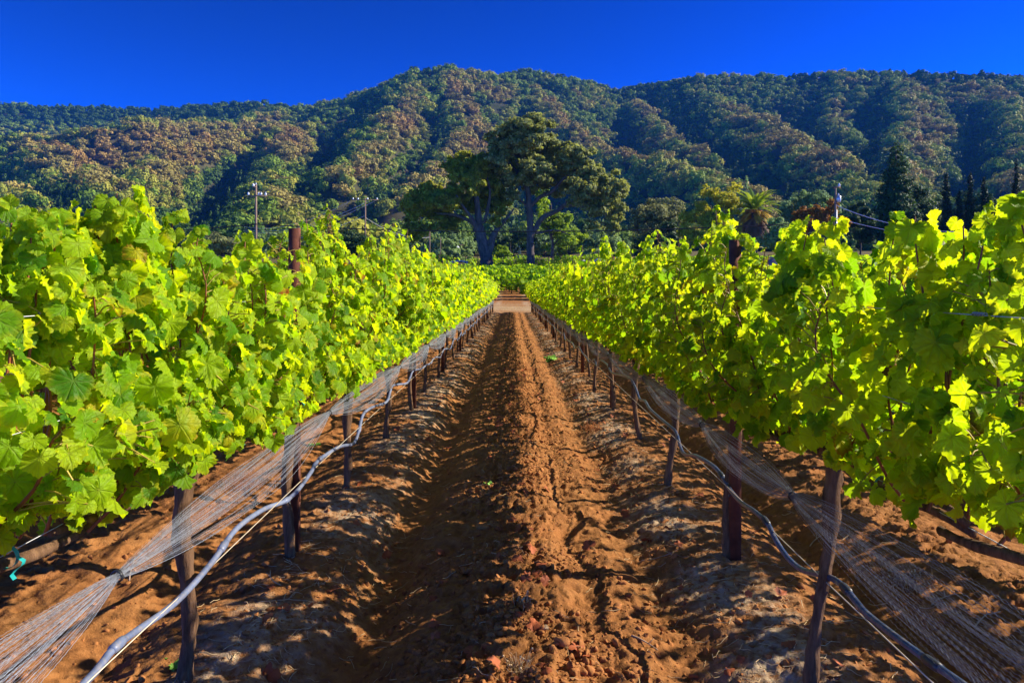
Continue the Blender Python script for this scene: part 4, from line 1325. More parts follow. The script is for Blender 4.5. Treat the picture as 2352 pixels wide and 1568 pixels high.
# ---------------------------------------------------------------- power poles and lines
def insulator(mb, p, s=1.0):
    mb.tube(np.array([p, p + [0, 0, 0.06 * s], p + [0, 0, 0.08 * s], p + [0, 0, 0.16 * s], p + [0, 0, 0.18 * s], p + [0, 0, 0.26 * s]]), [0.04 * s, 0.11 * s, 0.06 * s, 0.12 * s, 0.06 * s, 0.05 * s], 8)


def power_pole(px, top, Y, label, r=0.15, arms=(), rough_top=False, group='wooden power poles'):
    X = (px - HX) / F * Y; g = gz(X, Y); H = CAMZ - (top - HY) / F * Y - g
    e = empty('power_pole', (X, Y, g), label, 'power pole', group)
    mb = MB(); mb.tube(np.array([[0, 0, -0.3], [0, 0, H * .5], [0, 0, H]]), [r * 1.1, r, r * 0.85], 10)
    link('pole', mb.mesh('pole', [M['pole']], True), e)
    for (dz, half, x0, ins) in arms:
        m = MB(); m.box((x0, -r - 0.05, H - dz), (2 * half, 0.10, 0.12))
        a = link('crossarm', m.mesh('crossarm', [M['pole']], False), e)
        for ix in ins:
            mi = MB(); insulator(mi, np.array([ix, -r - 0.05, H - dz + 0.07]), 1.3)
            link('insulator', mi.mesh('insulator', [M['ceramic']], True), a)
    return e, np.array([X, Y, g]), H


pA, pAo, HA = power_pole(588, 424, 80, 'tall wooden power pole with glass insulators and a short high pin', 0.12, [(1.25, 0.85, 0.35, (-0.75, 0.35, 1.1, 0.6)), (0.30, 0.2, -0.1, (-0.22,))])
m = MB(); m.tube(np.array([[0, 0, HA - 0.02], [0, 0, HA + 0.18]]), [0.07, 0.05], 8); link('pole_top_pin', m.mesh('pole_top_pin', [M['ceramic']], True), pA)
pB, pBo, HB = power_pole(839, 455, 130, 'smaller wooden power pole with a four insulator crossarm', 0.14, [(0.35, 2.3, 0.1, (-2.1, -1.2, 0.45, 2.1))])
pC, pCo, HC = power_pole(987, 528, 150, 'plain thin pole standing behind the yellowing oak', 0.12, [(0.1, 0.9, -0.6, ())])
pD, pDo, HD = power_pole(1041, 551, 200, 'tiny crossarm pole visible far behind the yellowing oak trunk', 0.13, [(0.2, 1.4, 0.1, (-1.2, 1.2)), (0.9, 0.9, 0.3, ())])
pG, pGo, HG = power_pole(1012, 545, 165, 'bare thin pole next to the plain thin pole', 0.08, [])
pF, pFo, HF = power_pole(1919, 428, 75, 'dark power pole carrying a pale transformer can', 0.105, [(0.12, 0.35, 0.1, (0.3,))])
m = MB(); m.tube(np.array([[0.30, -0.1, HF - 1.62], [0.30, -0.1, HF - 1.58], [0.30, -0.1, HF - 1.0], [0.30, -0.1, HF - 0.96]]), [0.16, 0.20, 0.20, 0.15], 14)
m.box((0.13, -0.05, HF - 1.3), (0.16, 0.08, 0.3))
tr_ = link('transformer', m.mesh('transformer', [M['galv']], True), pF)
m = MB(); insulator(m, np.array([0.25, -0.1, HF - 0.96]), 0.9); link('bushing', m.mesh('bushing', [M['ceramic']], True), tr_)
m = MB(); m.tube(np.array([[0.05, -0.12, 0], [0.05, -0.12, HF - 2.4]]), 0.06, 8); link('conduit', m.mesh('conduit', [M['galv']], True), pF)

# street lamp far behind
X = (1050 - HX) / F * 180; g = gz(X, 180)
e = empty('street_lamp', (X, 180, g), 'small street lamp with a white hood far behind the yellowing oak', 'street lamp')
Hs = CAMZ - (563 - HY) / F * 180 - g
m = MB(); m.tube(np.array([[0, 0, 0], [0, 0, Hs]]), 0.09, 8); m.box((0, 0, Hs + 0.05), (3.0, 0.1, 0.1)); link('post', m.mesh('post', [M['pole']], True), e)
m = MB(); m.tube(np.array([[0, -0.2, Hs - 0.2], [0, -0.2, Hs - 0.5], [0, -0.2, Hs - 1.0], [0, -0.2, Hs - 1.3]]), [0.25, 0.55, 0.85, 0.5], 12); link('hood', m.mesh('hood', [M['ceramic']], True), e)


def line(a, b, sag, r, mat, label, n=40, name='power_line', group=None):
    t = np.linspace(0, 1, n)[:, None]
    P = a * (1 - t) + b * t; P[:, 2] -= (4 * sag * t * (1 - t))[:, 0]
    m = MB(); m.tube(P, r, 5, 0, False)
    return tag(link(name, m.mesh(name, [M[mat]], True)), label, 'cable', group)


line(at(588, 515, 79.8), at(1919, 508, 74.9), 0.92, 0.055, 'cable', 'long black cable sagging from the tall insulator pole to the transformer pole')
line(at(-260, 552, 88), at(588, 515, 79.8), 0.5, 0.055, 'cable', 'black cable running off from the tall insulator pole over the hillside')
line(at(1922, 472, 74.9), at(2380, 520, 60), 1.35, 0.032, 'bright_line', 'upper bright white line hanging from the transformer pole')
line(at(1922, 500, 74.9), at(2380, 532, 60), 1.0, 0.028, 'bright_line', 'lower bright white line hanging from the transformer pole')
line(at(805, 462, 130), at(560, 520, 210), 2.2, 0.03, 'bright_line', 'thin line from the outer insulator of the four insulator crossarm', group='thin lines of the small crossarm pole')
line(at(848, 462, 130), at(560, 526, 210), 2.4, 0.03, 'bright_line', 'thin line from the inner insulator of the four insulator crossarm', group='thin lines of the small crossarm pole')
line(at(865, 460, 130), at(560, 530, 210), 2.6, 0.03, 'bright_line', 'thin line from the far end of the four insulator crossarm', group='thin lines of the small crossarm pole')
line(at(838, 496, 130), at(560, 560, 210), 1.6, 0.03, 'bright_line', 'low thin line from halfway up the small crossarm pole', group='thin lines of the small crossarm pole')
line(at(840, 500, 130), at(987, 545, 150), 1.2, 0.03, 'bright_line', 'thin line dipping from the small crossarm pole to the plain thin pole')
line(at(600, 440, 79.8), at(1922, 448, 74.9), 4.6, 0.012, 'cable', 'faint upper line crossing in front of both oaks')


# ---------------------------------------------------------------- far vineyard beyond the track
def bush_vine(rng):
    n = 170
    pos = np.stack([rng.uniform(-0.95, 0.95, n), rng.normal(0, 0.38, n), 0.45 + 1.0 * rng.random(n) ** 0.8], 1)
    pos[:, 2] += 0.12 * np.sin(pos[:, 0] * 3 + rng.uniform(0, 6)) - 0.25 * np.abs(pos[:, 1])
    nrm = np.stack([rng.normal(0, .5, n), pos[:, 1] * 1.2 + rng.normal(0, .5, n), rng.uniform(.2, 1.2, n)], 1)
    tip = np.stack([rng.normal(0, 1, n), rng.normal(0, 1, n), -0.5 * np.ones(n)], 1)
    lr = np.stack([np.clip(0.33 + 0.22 * rng.normal(0, 1, n), 0, 1), rng.random(n) * 0.9, rng.random(n)], 1)
    P, T, A = build_leaves(pos, nrm, tip, rng.uniform(0.22, 0.36, n), lr, 'low', rng)
    nv = len(P)
    V, Q, Tt = tube(np.array([[0, 0, -0.05], [0.02, 0, 0.4], [0, 0, 0.8]]), [0.05, 0.04, 0.03], 6, False)
    return mk_mesh('grapevine', np.concatenate([P, V]), [T, Q + nv], [M['leaf_far'], M['trunk']], True,
                   {'lrand': ('FLOAT_COLOR', np.concatenate([A['lrand'], np.full((len(V), 4), .5)])), 'edge': ('FLOAT', np.concatenate([A['edge'], np.zeros(len(V))])),
                    'luv': ('FLOAT2', np.concatenate([A['luv'], np.zeros((len(V), 2))]))}, np.concatenate([np.zeros(len(T)), np.ones(len(Q))]))


rng = np.random.default_rng(321)
BV = [bush_vine(rng) for _ in range(5)]
front = None; cnt = 0
y = 66.5; row = 0
while y < 116:
    x0 = (1000 - 0.9 * row * 3 - HX) / F * y; x1 = (1345 + 6.0 * row - HX) / F * y
    for x in np.arange(x0, x1, 1.75):
        xx = x + rng.normal(0, 0.12)
        o = link('grape_vine', BV[int(rng.integers(5))], None, (xx, y + rng.normal(0, 0.1), gz(xx, y)))
        o.rotation_euler = (0, 0, rng.choice([0, math.pi]) + rng.normal(0, 0.1)); sc = rng.uniform(0.9, 1.12); o.scale = (sc, sc, sc * rng.uniform(0.9, 1.1))
        if row == 0: tag(o, 'bushy vine in the front line of the field beyond the farm track', 'grapevine', 'front line of vines beyond the track')
        else: tag(o, 'bushy vine among the massed rows rising towards the oaks', 'grapevine', 'massed vines beyond the track')
        cnt += 1
    y += 2.5 + 0.032 * row * 2; row += 1
print('far vines', cnt)

def instanced(name, label, protos, P, idx, rot, scl):
    """one uncountable mass: copies of a few plants on points, by geometry nodes"""
    n = len(P)
    fm = bpy.data.meshes.new(name); fm.vertices.add(n)
    fm.vertices.foreach_set('co', np.ascontiguousarray(P, dtype=np.float32).ravel())
    a = fm.attributes.new('idx', 'INT', 'POINT'); a.data.foreach_set('value', idx.astype(np.int32))
    a = fm.attributes.new('rot', 'FLOAT_VECTOR', 'POINT'); a.data.foreach_set('vector', np.ascontiguousarray(rot, dtype=np.float32).ravel())
    a = fm.attributes.new('scl', 'FLOAT_VECTOR', 'POINT'); a.data.foreach_set('vector', np.ascontiguousarray(scl, dtype=np.float32).ravel())
    o = stuff(link(name, fm), label)
    ng = bpy.data.node_groups.new(name, 'GeometryNodeTree')
    ng.interface.new_socket('Geometry', in_out='INPUT', socket_type='NodeSocketGeometry')
    ng.interface.new_socket('Geometry', in_out='OUTPUT', socket_type='NodeSocketGeometry')
    gi = ng.nodes.new('NodeGroupInput'); go = ng.nodes.new('NodeGroupOutput')
    iop = ng.nodes.new('GeometryNodeInstanceOnPoints'); ci = ng.nodes.new('GeometryNodeCollectionInfo')
    ci.inputs['Collection'].default_value = protos; ci.inputs['Separate Children'].default_value = True; ci.inputs['Reset Children'].default_value = True
    ng.links.new(gi.outputs[0], iop.inputs['Points']); ng.links.new(ci.outputs[0], iop.inputs['Instance'])
    iop.inputs['Pick Instance'].default_value = True
    for nm, typ, sock in (('idx', 'INT', 'Instance Index'), ('rot', 'FLOAT_VECTOR', 'Rotation'), ('scl', 'FLOAT_VECTOR', 'Scale')):
        nd = ng.nodes.new('GeometryNodeInputNamedAttribute'); nd.data_type = typ; nd.inputs['Name'].default_value = nm
        ng.links.new(nd.outputs['Attribute'], iop.inputs[sock])
    ng.links.new(iop.outputs[0], go.inputs[0])
    md = o.modifiers.new(name, 'NODES'); md.node_group = ng
    return o


# the rest of the vineyard, on both sides of what is built vine by vine
vcol = bpy.data.collections.new('wider_vines')
for k, me in enumerate(BV):
    vcol.objects.link(bpy.data.objects.new('wider_%02d' % k, me))
rng = np.random.default_rng(99)
pts = []
for sg in (-1, 1):
    for k in range(16):
        for y in np.arange(4 + 0.35 * (6 + 2.4 * k), 46, 1.7): pts.append((sg * (6.0 + 2.4 * k), y, math.pi / 2, 1.35))
y = 66.5; row = 0
while y < 116:
    x0 = (1000 - 0.9 * row * 3 - HX) / F * y; x1 = (1345 + 6.0 * row - HX) / F * y
    for x in np.concatenate([np.arange(-75, x0 - 0.8, 1.75), np.arange(x1 + 0.8, 75, 1.75)]):
        if not (23 < x < 36 and y < 90): pts.append((x, y, 0.0, 1.0))
    y += 2.5 + 0.064 * row; row += 1
for y in (59.2, 62.4):
    for x in np.arange(1.9, 22, 1.75): pts.append((x, y, 0.0, 1.2))  # tall rows hidden behind the backlit row, added to shade the track
    for x in np.arange(-22, -2.2, 1.75): pts.append((x, y, 0.0, 1.2))
pts = np.array(pts); n = len(pts); print('wider vines', n)
instanced('wider_vineyard', 'massed vine rows of the wider vineyard', vcol, np.stack([pts[:, 0], pts[:, 1], base_z(pts[:, 0], pts[:, 1])], 1), rng.integers(0, 5, n),
          np.stack([np.zeros(n), np.zeros(n), pts[:, 2] + rng.normal(0, .1, n)], 1), pts[:, 3:4] * rng.uniform(.9, 1.1, (n, 3)))

# wire fence with rusty stakes at the far edge of that field
for i, px in enumerate([930, 960, 990, 1015, 1042, 1069, 1096, 1127, 1156, 1185, 1213, 1233, 1260, 1288, 1316, 1345, 1374, 1402]):
    Yf = 116.5; X = (px - HX) / F * Yf; g = gz(X, Yf)
    m = MB(); m.box((0, 0, 1.25), (0.09, 0.09, 2.6))
    m.tube(np.array([[0, 0, 2.55], [0, 0, 2.66]]), [0.05, 0.03], 6)
    tag(link('fence_stake', m.mesh('fence_stake', [M['rust']], False), None, (X, Yf, g)), 'thin rusty stake of the wire fence in front of the oaks', 'stake', 'rusty stakes of the wire fence')
for z, lab in ((2.35, 'upper wire of the fence in front of the oaks'), (1.55, 'lower wire of the fence in front of the oaks')):
    a = at(900, 600, 116.5); b = at(1440, 600, 116.5); a[2] = gz(a[0], 116.5) + z; b[2] = gz(b[0], 116.5) + z
    line(a, b, 0.05, 0.022, 'cable', lab, name='fence_wire')
# young vines behind the fence, some under pale netting
rng = np.random.default_rng(17)
yv = []
for v in range(3):
    n = 60
    pos = np.stack([rng.normal(0, 0.55, n), rng.normal(0, 0.3, n), 0.9 + 1.3 * rng.random(n)], 1)
    P, T, A = build_leaves(pos, np.stack([rng.normal(0, .6, n), -0.5 + rng.normal(0, .5, n), rng.uniform(.1, 1.0, n)], 1), rng.normal(0, 1, (n, 3)), rng.uniform(0.25, 0.45, n),
                           np.stack([np.clip(rng.normal(.6, .2, n), 0, 1), rng.random(n) * .9, rng.random(n)], 1), 'low', rng)
    yv.append(mk_mesh('young_vine', P, T, [M['leaf_far']], True, {'lrand': ('FLOAT_COLOR', A['lrand']), 'edge': ('FLOAT', A['edge']), 'luv': ('FLOAT2', A['luv'])}))
for row_y in (120.5, 126.0):
    for px in np.arange(925, 1440, 18 if row_y < 123 else 22):
        if rng.random() < 0.18: continue
        X = (px + rng.normal(0, 3) - HX) / F * row_y
        o = link('young_vine', yv[int(rng.integers(3))], None, (X, row_y, gz(X, row_y) - 0.2)); o.rotation_euler = (0, 0, rng.uniform(-.3, .3)); o.scale = (1, 1, rng.uniform(.8, 1.2))
        tag(o, 'young upright vine behind the wire fence near the oaks', 'grapevine', 'young vines behind the wire fence')
M['palenet'] = simple('pale_net_bundle', (0.62, 0.60, 0.66), 0.6, 0.3, 0, 0.35, 2.0)
for i, (p0, p1) in enumerate([(925, 945), (963, 1000), (1018, 1075), (1330, 1352), (1362, 1390), (1398, 1425)]):
    Yn = 118.6; a = at(p0, 600, Yn); b = at(p1, 600, Yn)
    t = np.linspace(0, 1, 16)
    P = np.stack([a[0] + (b[0] - a[0]) * t, np.full(16, Yn), np.array([gz(a[0] + (b[0] - a[0]) * q, Yn) for q in t]) + 1.45 + 0.10 * np.sin(t * 9 + i)], 1)
    m = MB(); m.tube(P, 0.14 + 0.05 * np.sin(t * 13 + i), 7, 0, True, 0.25, rng)
    tag(link('rolled_net', m.mesh('rolled_net', [M['palenet']], True)), 'pale rolled net hanging along the fence in front of the oaks', 'net', 'pale rolled nets along the fence')


# ---------------------------------------------------------------- parked cars glimpsed over the backlit row
def make_car(px, Y, label, body, rz):
    X = (px - HX) / F * Y
    e = empty('parked_car', (X, Y, gz(X, Y)), label, 'car'); e.rotation_euler = (0, 0, rz)
    paint = simple('car_paint', body, 0.25, 0.6, 0.3, 0.05, 2)
    glass = simple('car_glass', (0.03, 0.04, 0.05), 0.05, 0.8, 0, 0.05, 2)
    tyre = simple('tyre_rubber', (0.02, 0.02, 0.02), 0.8, 0.2); rim = simple('alloy_rim', (0.5, 0.5, 0.52), 0.3, 0.5, 0.8)
    lamp = simple('lamp_glass', (0.8, 0.8, 0.78), 0.1, 0.6)

    def loft(sections, mats, name):
        """sections: (x, half width, z low, z high) profiles along the length"""
        mb = MB(); V = []
        for (x, hw, zl, zh, ins) in sections:
            V += [[x, -hw, zl], [x, -hw, (zl + zh) / 2], [x, -hw * ins, zh], [x, hw * ins, zh], [x, hw, (zl + zh) / 2], [x, hw, zl]]
        V = np.array(V); Q = []
        for i in range(len(sections) - 1):
            for j in range(6):
                a = i * 6 + j; b = i * 6 + (j + 1) % 6; Q.append([a, b, b + 6, a + 6])
        mb.add(V, Q); k = (len(sections) - 1) * 6
        mb.add(V, [[0, 1, 4, 5], [1, 2, 3, 4], [k + 5, k + 4, k + 1, k], [k + 4, k + 3, k + 2, k + 1]])
        return link(name, mb.mesh(name, mats, False), e)
    loft([(-2.25, .80, .35, .85, .92), (-2.1, .88, .30, 1.02, .95), (-0.9, .92, .28, 1.08, .96), (1.0, .92, .28, 1.08, .96), (1.9, .88, .30, 1.0, .94), (2.25, .78, .38, .82, .9)], [paint], 'body')
    cab = loft([(-2.0, .80, 1.05, 1.08, .95), (-1.55, .80, 1.05, 1.62, .84), (0.3, .80, 1.05, 1.66, .84), (1.15, .80, 1.05, 1.10, .95)], [paint], 'cabin')
    m = MB(); m.box((-0.65, -0.765, 1.36), (1.7, 0.02, 0.36)); link('side_window', m.mesh('side_window', [glass], False), e)
    m = MB(); m.box((-0.65, 0.765, 1.36), (1.7, 0.02, 0.36)); link('side_window', m.mesh('side_window', [glass], False), e)
    m = MB(); a = math.atan2(.56, .85); R = np.array([[math.cos(a), 0, math.sin(a)], [0, 1, 0], [-math.sin(a), 0, math.cos(a)]])
    m.box((0.76, 0, 1.40), (0.85, 1.30, 0.02), 0, R); link('windscreen', m.mesh('windscreen', [glass], False), e)
    for wx in (-1.4, 1.4):
        for wy in (-0.86, 0.86):
            m = MB(); m.tube(np.array([[wx, wy - .11, .34], [wx, wy - .09, .34], [wx, wy + .09, .34], [wx, wy + .11, .34]]), [.28, .34, .34, .28], 18)
            w = link('wheel', m.mesh('wheel', [tyre], True), e)
            m = MB(); m.tube(np.array([[wx, wy - .12, .34], [wx, wy + .12, .34]]), .2, 12); link('rim', m.mesh('rim', [rim], True), w)
    for wy in (-0.62, 0.62):
        m = MB(); m.tube(np.array([[2.05, wy, .78], [2.2, wy, .78], [2.24, wy, .78]]), [.12, .12, .06], 10); link('headlight', m.mesh('headlight', [lamp], True), e)


make_car(1840, 72, 'dark blue parked car with a gleaming roof beyond the backlit row', (0.05, 0.10, 0.30), 0.35)
make_car(1800, 84, 'grey parked car just behind the dark blue car', (0.22, 0.23, 0.25), 0.2)


# ---------------------------------------------------------------- hills
RIDGES = [
    # (slope, [(px, py, Y) ...])
    (.70, [(-500, 238, 1500), (0, 250, 1400), (250, 258, 1400), (380, 261, 1400), (450, 254, 1330), (530, 251, 1300), (620, 250, 1270), (680, 258, 1250)]),
    (1.0, [(-400, 360, 760), (0, 340, 780), (85, 328, 780), (239, 312, 780), (308, 303, 800), (376, 308, 860), (520, 290, 1000), (640, 262, 1180)]),
    (1.0, [(85, 328, 780), (160, 380, 640), (220, 430, 520), (280, 480, 420)]),
    (1.0, [(-200, 400, 640), (0, 440, 520), (60, 490, 400)]),
    (1.0, [(770, 292, 980), (640, 305, 880), (513, 324, 800), (430, 349, 720), (376, 380, 650), (340, 430, 560), (330, 480, 460)]),
    (1.0, [(640, 305, 880), (655, 370, 700), (640, 430, 560), (640, 480, 440), (600, 520, 340)]),
    (.70, [(640, 262, 1180), (740, 250, 1230), (800, 242, 1200), (850, 222, 1150), (900, 202, 1130), (960, 182, 1100), (1020, 168, 1100), (1130, 182, 1150), (1200, 178, 1200), (1320, 193, 1250), (1415, 219, 1300)]),
    (1.0, [(960, 182, 1100), (940, 226, 960), (908, 274, 830), (872, 316, 720), (832, 368, 610), (775, 428, 500)]),
    (1.0, [(1020, 168, 1100), (1060, 260, 900), (1060, 340, 740), (1000, 420, 600), (930, 480, 450)]),
    (1.0, [(1200, 178, 1200), (1245, 250, 1020), (1300, 310, 860), (1400, 345, 720), (1550, 385, 600), (1650, 430, 500), (1730, 460, 420)]),
    (.70, [(1415, 219, 1300), (1470, 213, 1250), (1530, 198, 1250), (1600, 190, 1200), (1760, 186, 1200), (1850, 188, 1200), (1950, 180, 1150), (2060, 178, 1150), (2150, 178, 1100), (2250, 186, 1100), (2352, 190, 1100), (2800, 196, 1100)]),
    (.70, [(1600, 190, 1200), (1645, 255, 1000), (1740, 295, 850), (1822, 350, 700), (1890, 394, 600), (1941, 430, 530), (2000, 468, 440)]),
    (1.0, [(1440, 216, 1270), (1490, 280, 1040), (1540, 335, 860), (1600, 390, 700)]),
    (1.0, [(1850, 188, 1200), (1905, 250, 1050), (1935, 310, 900), (1950, 360, 780)]),
    (1.0, [(2060, 178, 1150), (2085, 260, 900), (2075, 330, 760), (2060, 400, 620), (2060, 460, 500)]),
    (1.0, [(2250, 186, 1100), (2330, 280, 850), (2340, 370, 660), (2330, 440, 500)]),
    (1.0, [(2352, 190, 1100), (2600, 300, 800), (2650, 400, 600)]),
]


def hill_height(X, Y):
    H = np.interp(Y, [200, 250, 330, 500, 700, 1000, 1300, 3000], [8.8, 13.2, 18, 34, 62, 105, 150, 180])
    H0 = H.copy()
    for slope, pts in RIDGES:
        P = np.array([at(*p) for p in pts])
        best = np.full(X.shape, -1e9)
        for a, b in zip(P[:-1], P[1:]):
            d = (b - a)[:2]; L2 = (d ** 2).sum()
            t = np.clip(((X - a[0]) * d[0] + (Y - a[1]) * d[1]) / L2, 0, 1)
            dist = np.hypot(X - (a[0] + t * d[0]), Y - (a[1] + t * d[1]))
            z = a[2] + t * (b[2] - a[2])
            rnd = np.sqrt(dist ** 2 + 14 ** 2) - 14
            best = np.maximum(best, z - slope * rnd)
        # soft maximum
        k = 9.0
        H = np.maximum(H, best) + k * 0.25 * np.maximum(0, 1 - np.abs(H - best) / k) ** 2
    up = np.clip((H - H0) / 60, 0, 1)
    rg = 1 - 2 * np.abs(fbm(X * 0.0075 + 0.4 * fbm(Y * .004, X * .004, 2, 70), Y * 0.0035, 3, 76))
    return H + up * (13 * (rg - 0.5) * (1 - 0.8 * sstep(950, 1100, Y)) + 8 * fbm(X * 0.012, Y * 0.012, 3, 77) + 3.0 * fbm(X * 0.04, Y * 0.04, 2, 78)) * (1 - 0.6 * sstep(1000, 1250, Y))


us = np.linspace(-1.05, 1.05, 360)
yy = np.concatenate([np.arange(225, 1500, 6.5), np.arange(1500, 1900, 40)])
U, YG = np.meshgrid(us, yy)
XG = U * YG
ZG = hill_height(XG, YG)
ZG[0] -= 4; 
V = np.stack([XG, YG, ZG], -1).reshape(-1, 3); nx = len(us)
i = np.arange(len(yy) - 1)[:, None] * nx + np.arange(nx - 1)[None, :]
Q = np.stack([i, i + 1, i + nx + 1, i + nx], -1).reshape(-1, 4)
t = NT('hill_floor')
gp = t.n('ShaderNodeNewGeometry').outputs['Position']
M['hill'] = t.done(t.pbsdf(t.ramp(t.noise(0.02, 6, gp), [(0.35, (0.030, 0.040, 0.014)), (0.6, (0.085, 0.075, 0.030)), (0.78, (0.20, 0.135, 0.065))]), 0.95, 0.1))
structure(link('hills', mk_mesh('hills', V, Q, [M['hill']], True)))

# bare grassy tops behind the far ridge
Xt = np.linspace(-1200, -700, 60); Yt = np.linspace(1560, 1900, 30)
XT, YT = np.meshgrid(Xt, Yt)
pk = np.maximum.reduce([at(px, py, 1700)[2] - 0.25 * np.hypot(XT - at(px, py, 1700)[0], (YT - 1700) * 1.0) for px, py in ((75, 259), (225, 257), (265, 256), (330, 264))])
V = np.stack([XT, YT, pk + 4 * fbm(XT * .02, YT * .02, 3, 4)], -1).reshape(-1, 3); nx = 60
i = np.arange(29)[:, None] * nx + np.arange(59)[None, :]
structure(link('grassy_hilltop', mk_mesh('grassy_hilltop', V, np.stack([i, i + 1, i + nx + 1, i + nx], -1).reshape(-1, 4), [simple('dry_grass_slope', (0.33, 0.20, 0.115), 0.95, 0.1, 0, 0.2, 0.02)], True)))

# ---------------------------------------------------------------- hillside forest: one mass, geometry-node copies of a few trees
protos = bpy.data.collections.new('forest_trees')       # not linked to the scene
rng = np.random.default_rng(404)
plist = []
for mi, m in enumerate(FOREST):
    for v in range(2):
        k = 5
        C = np.stack([rng.normal(0, 0.28, k), rng.normal(0, 0.28, k), 0.58 + rng.uniform(-0.2, 0.2, k)], 1)
        C[0] = (0, 0, 0.75)
        R = rng.uniform(0.30, 0.46, (k, 1)) * np.array([[1, 1, 0.8]])
        if mi == 0 and v == 1:       # conifer shape
            tt = np.linspace(0, 1, k); C = np.stack([rng.normal(0, .05, k), rng.normal(0, .05, k), 0.25 + 1.25 * tt], 1); R = np.stack([0.36 * (1 - .8 * tt), 0.36 * (1 - .8 * tt), np.full(k, .2)], 1)
        Vv, Qq, lr = card_cloud(C, R, 520, 0.095, rng, clump=8, clump_r=0.50, shell=(0.4, 0.85), up=0.1, nr=0.22)
        lr[:, 0] = 0.30 + 0.45 * lr[:, 0]
        me = mk_mesh('hill_tree', Vv, Qq, [m], False, {'lrand': ('FLOAT_COLOR', lr)})
        o = bpy.data.objects.new('forest_%02d' % len(plist), me); protos.objects.link(o); plist.append(o)

pts = []
spc = 7.2
Yc = 236.0
X_, Y_ = [], []
n = 29000
rng = np.random.default_rng(808)
# area-uniform in the wedge |u| < 0.86
Ys = np.sqrt(226 ** 2 + (1460 ** 2 - 226 ** 2) * rng.random(n)); Us = rng.uniform(-0.86, 0.86, n)
Xs = Us * Ys
Zs = hill_height(Xs, Ys)
e_ = 4.0
sx = (hill_height(Xs + e_, Ys) - hill_height(Xs - e_, Ys)) / (2 * e_); sy = (hill_height(Xs, Ys + e_) - hill_height(Xs, Ys - e_)) / (2 * e_)
lap = (hill_height(Xs + 30, Ys) + hill_height(Xs - 30, Ys) - 2 * Zs) / 30
pxs = HX + F * Xs / Ys; pys = HY - F * (Zs - CAMZ) / Ys
vis = (sy > -0.25) | (np.abs(sx) > 0.3) | (rng.random(n) < 0.5)
vis &= (sy > -0.55)
dry = 0.62 * fbm(Xs * 0.006, Ys * 0.006, 3, 91) + 0.25 * fbm(Xs * .03, Ys * .03, 2, 92) - 0.55 * np.clip(lap, -1, 1) + 0.35 * np.clip(sx * -1.0, -1, 1)
# brown trees on the spurs, their tone also standing in for sunlit patches
for (cx, cy, rx, ry, w) in [(640, 340, 130, 45, .7), (180, 340, 190, 50, .65), (950, 280, 90, 60, .6), (330, 380, 120, 60, .4), (1080, 210, 90, 30, .35), (1690, 300, 60, 40, .75), (1790, 350, 70, 40, .75), (1880, 410, 60, 40, .7), (1930, 250, 40, 70, .5), (2150, 310, 60, 70, .55), (2220, 230, 90, 30, .5), (1450, 360, 90, 40, .3), (100, 420, 120, 60, .4)]:
    dry += w * np.exp(-((pxs - cx) / rx) ** 2 - ((pys - cy) / ry) ** 2)
dry -= 0.9 * np.exp(-((pxs - 300) / 420) ** 2 - ((pys - 268) / 26) ** 2)
kind_shift = 0.35 * sstep(430, 520, pys) * (pxs > 560) * (pxs < 900) + 0.3 * sstep(360, 440, pys) * (pxs > 1380) * (pxs < 1800)
dry = np.where(dry < 0.2, dry + kind_shift, dry)
dry -= 0.10 * sstep(420, 560, pys)
dry += rng.normal(0, 0.16, n)
kind = np.digitize(dry, [-0.04, 0.31, 0.62, 1.05])
var = rng.integers(0, 2, n)
var = np.where(kind == 0, ((rng.random(n) < 0.35) & (Ys < 950)).astype(int), var)
idx = kind * 2 + var
size = 6.0 + 9.0 * rng.random(n) ** 1.7 * (0.85 + 0.15 * sstep(300, 900, Ys)); size = np.where(Ys < 330, size * 0.9, size)
keep = vis
# clearing on the low spur at the left
cl = (np.abs(pxs - 330) < 26) & (np.abs(pys - 410) < 6); keep &= ~cl
Xs, Ys, Zs, idx, size = Xs[keep], Ys[keep], Zs[keep], idx[keep], size[keep]
n = len(Xs); print('forest', n)
rot = np.stack([rng.normal(0, .06, n), rng.normal(0, .06, n), rng.uniform(0, 6.28, n)], 1)
scl = size[:, None] * np.stack([rng.uniform(.85, 1.15, n), rng.uniform(.85, 1.15, n), rng.uniform(.8, 1.15, n)], 1)
fo = instanced('hillside_forest', 'dense oak woodland covering the hills', protos, np.stack([Xs, Ys, Zs - 0.12 * size], 1), idx, rot, scl)


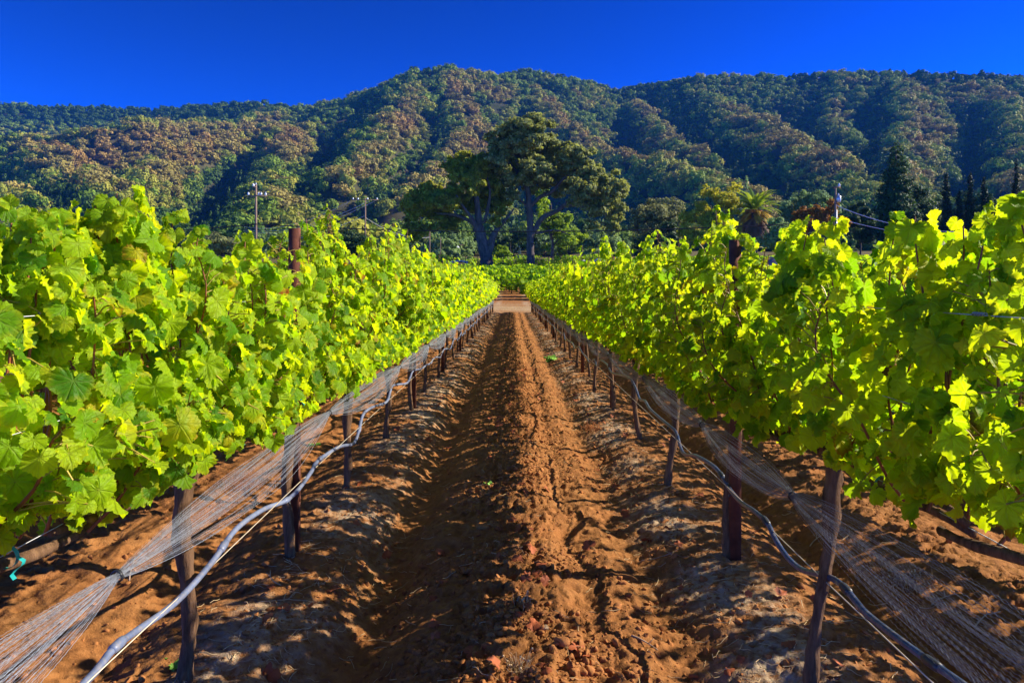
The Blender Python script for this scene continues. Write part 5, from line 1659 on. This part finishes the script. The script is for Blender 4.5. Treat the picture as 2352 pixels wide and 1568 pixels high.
# ---------------------------------------------------------------- light, sky, camera
w = bpy.data.worlds.new('World'); SC.world = w; w.use_nodes = True
nt = w.node_tree; nt.nodes.clear()
wo = nt.nodes.new('ShaderNodeOutputWorld'); bg = nt.nodes.new('ShaderNodeBackground'); sky = nt.nodes.new('ShaderNodeTexSky')
sky.sky_type = 'NISHITA'; sky.sun_disc = False; sky.sun_elevation = SUN_EL; sky.sun_rotation = math.radians(90) - SUN_AZ
sky.altitude = 0; sky.air_density = 0.5; sky.dust_density = 0.0; sky.ozone_density = 10.0
hs = nt.nodes.new('ShaderNodeHueSaturation'); hs.inputs['Hue'].default_value = 0.503; hs.inputs['Saturation'].default_value = 1.02; hs.inputs['Value'].default_value = 0.34
gm = nt.nodes.new('ShaderNodeGamma'); gm.inputs['Gamma'].default_value = 2.0      # a polarised, deeper sky
nt.links.new(sky.outputs[0], gm.inputs['Color']); nt.links.new(gm.outputs[0], hs.inputs['Color']); nt.links.new(hs.outputs[0], bg.inputs['Color']); bg.inputs['Strength'].default_value = 0.10
nt.links.new(bg.outputs[0], wo.inputs['Surface'])

sd = bpy.data.lights.new('sun', 'SUN'); sd.energy = 5.0; sd.angle = math.radians(0.5); sd.color = (1.0, 0.90, 0.74)
so = bpy.data.objects.new('sun', sd); COL.objects.link(so); so.location = (60, 10, 60)
so.rotation_euler = Vector((-SUNV).tolist()).to_track_quat('-Z', 'Y').to_euler()

# the blue air between the lane and the hills
hz = bpy.data.meshes.new('haze')
mbz = MB(); mbz.box((0, 890, 240), (4600, 1900, 520))
t = NT('hazy_air'); pv = t.n('ShaderNodeVolumePrincipled')
pv.inputs['Color'].default_value = (0.05, 0.30, 1.0, 1); pv.inputs['Density'].default_value = 0.000085; pv.inputs['Anisotropy'].default_value = 0.0
t.l(pv.outputs[0], t.out.inputs['Volume'])
stuff(link('haze', mbz.mesh('haze', [t.m])), 'blue haze hanging over the valley')

cd = bpy.data.cameras.new('camera'); cam = bpy.data.objects.new('camera', cd); COL.objects.link(cam)
cam.location = (0, 0, CAMZ); cam.rotation_euler = (math.radians(90), 0, 0)
cd.sensor_width = 36.0; cd.lens = F / 2352 * 36.0
cd.shift_y = -(784 - HY) / 2352
cd.clip_start = 0.05; cd.clip_end = 6000
SC.camera = cam
SC.view_settings.view_transform = 'Standard'; SC.view_settings.look = 'None'; SC.view_settings.exposure = 1.05; SC.view_settings.gamma = 1.0
SC.render.engine = 'CYCLES'
SC.cycles.max_bounces = 8; SC.cycles.transmission_bounces = 6; SC.cycles.diffuse_bounces = 4; SC.cycles.glossy_bounces = 2
SC.cycles.use_denoising = True
SC.cycles.sample_clamp_indirect = 6
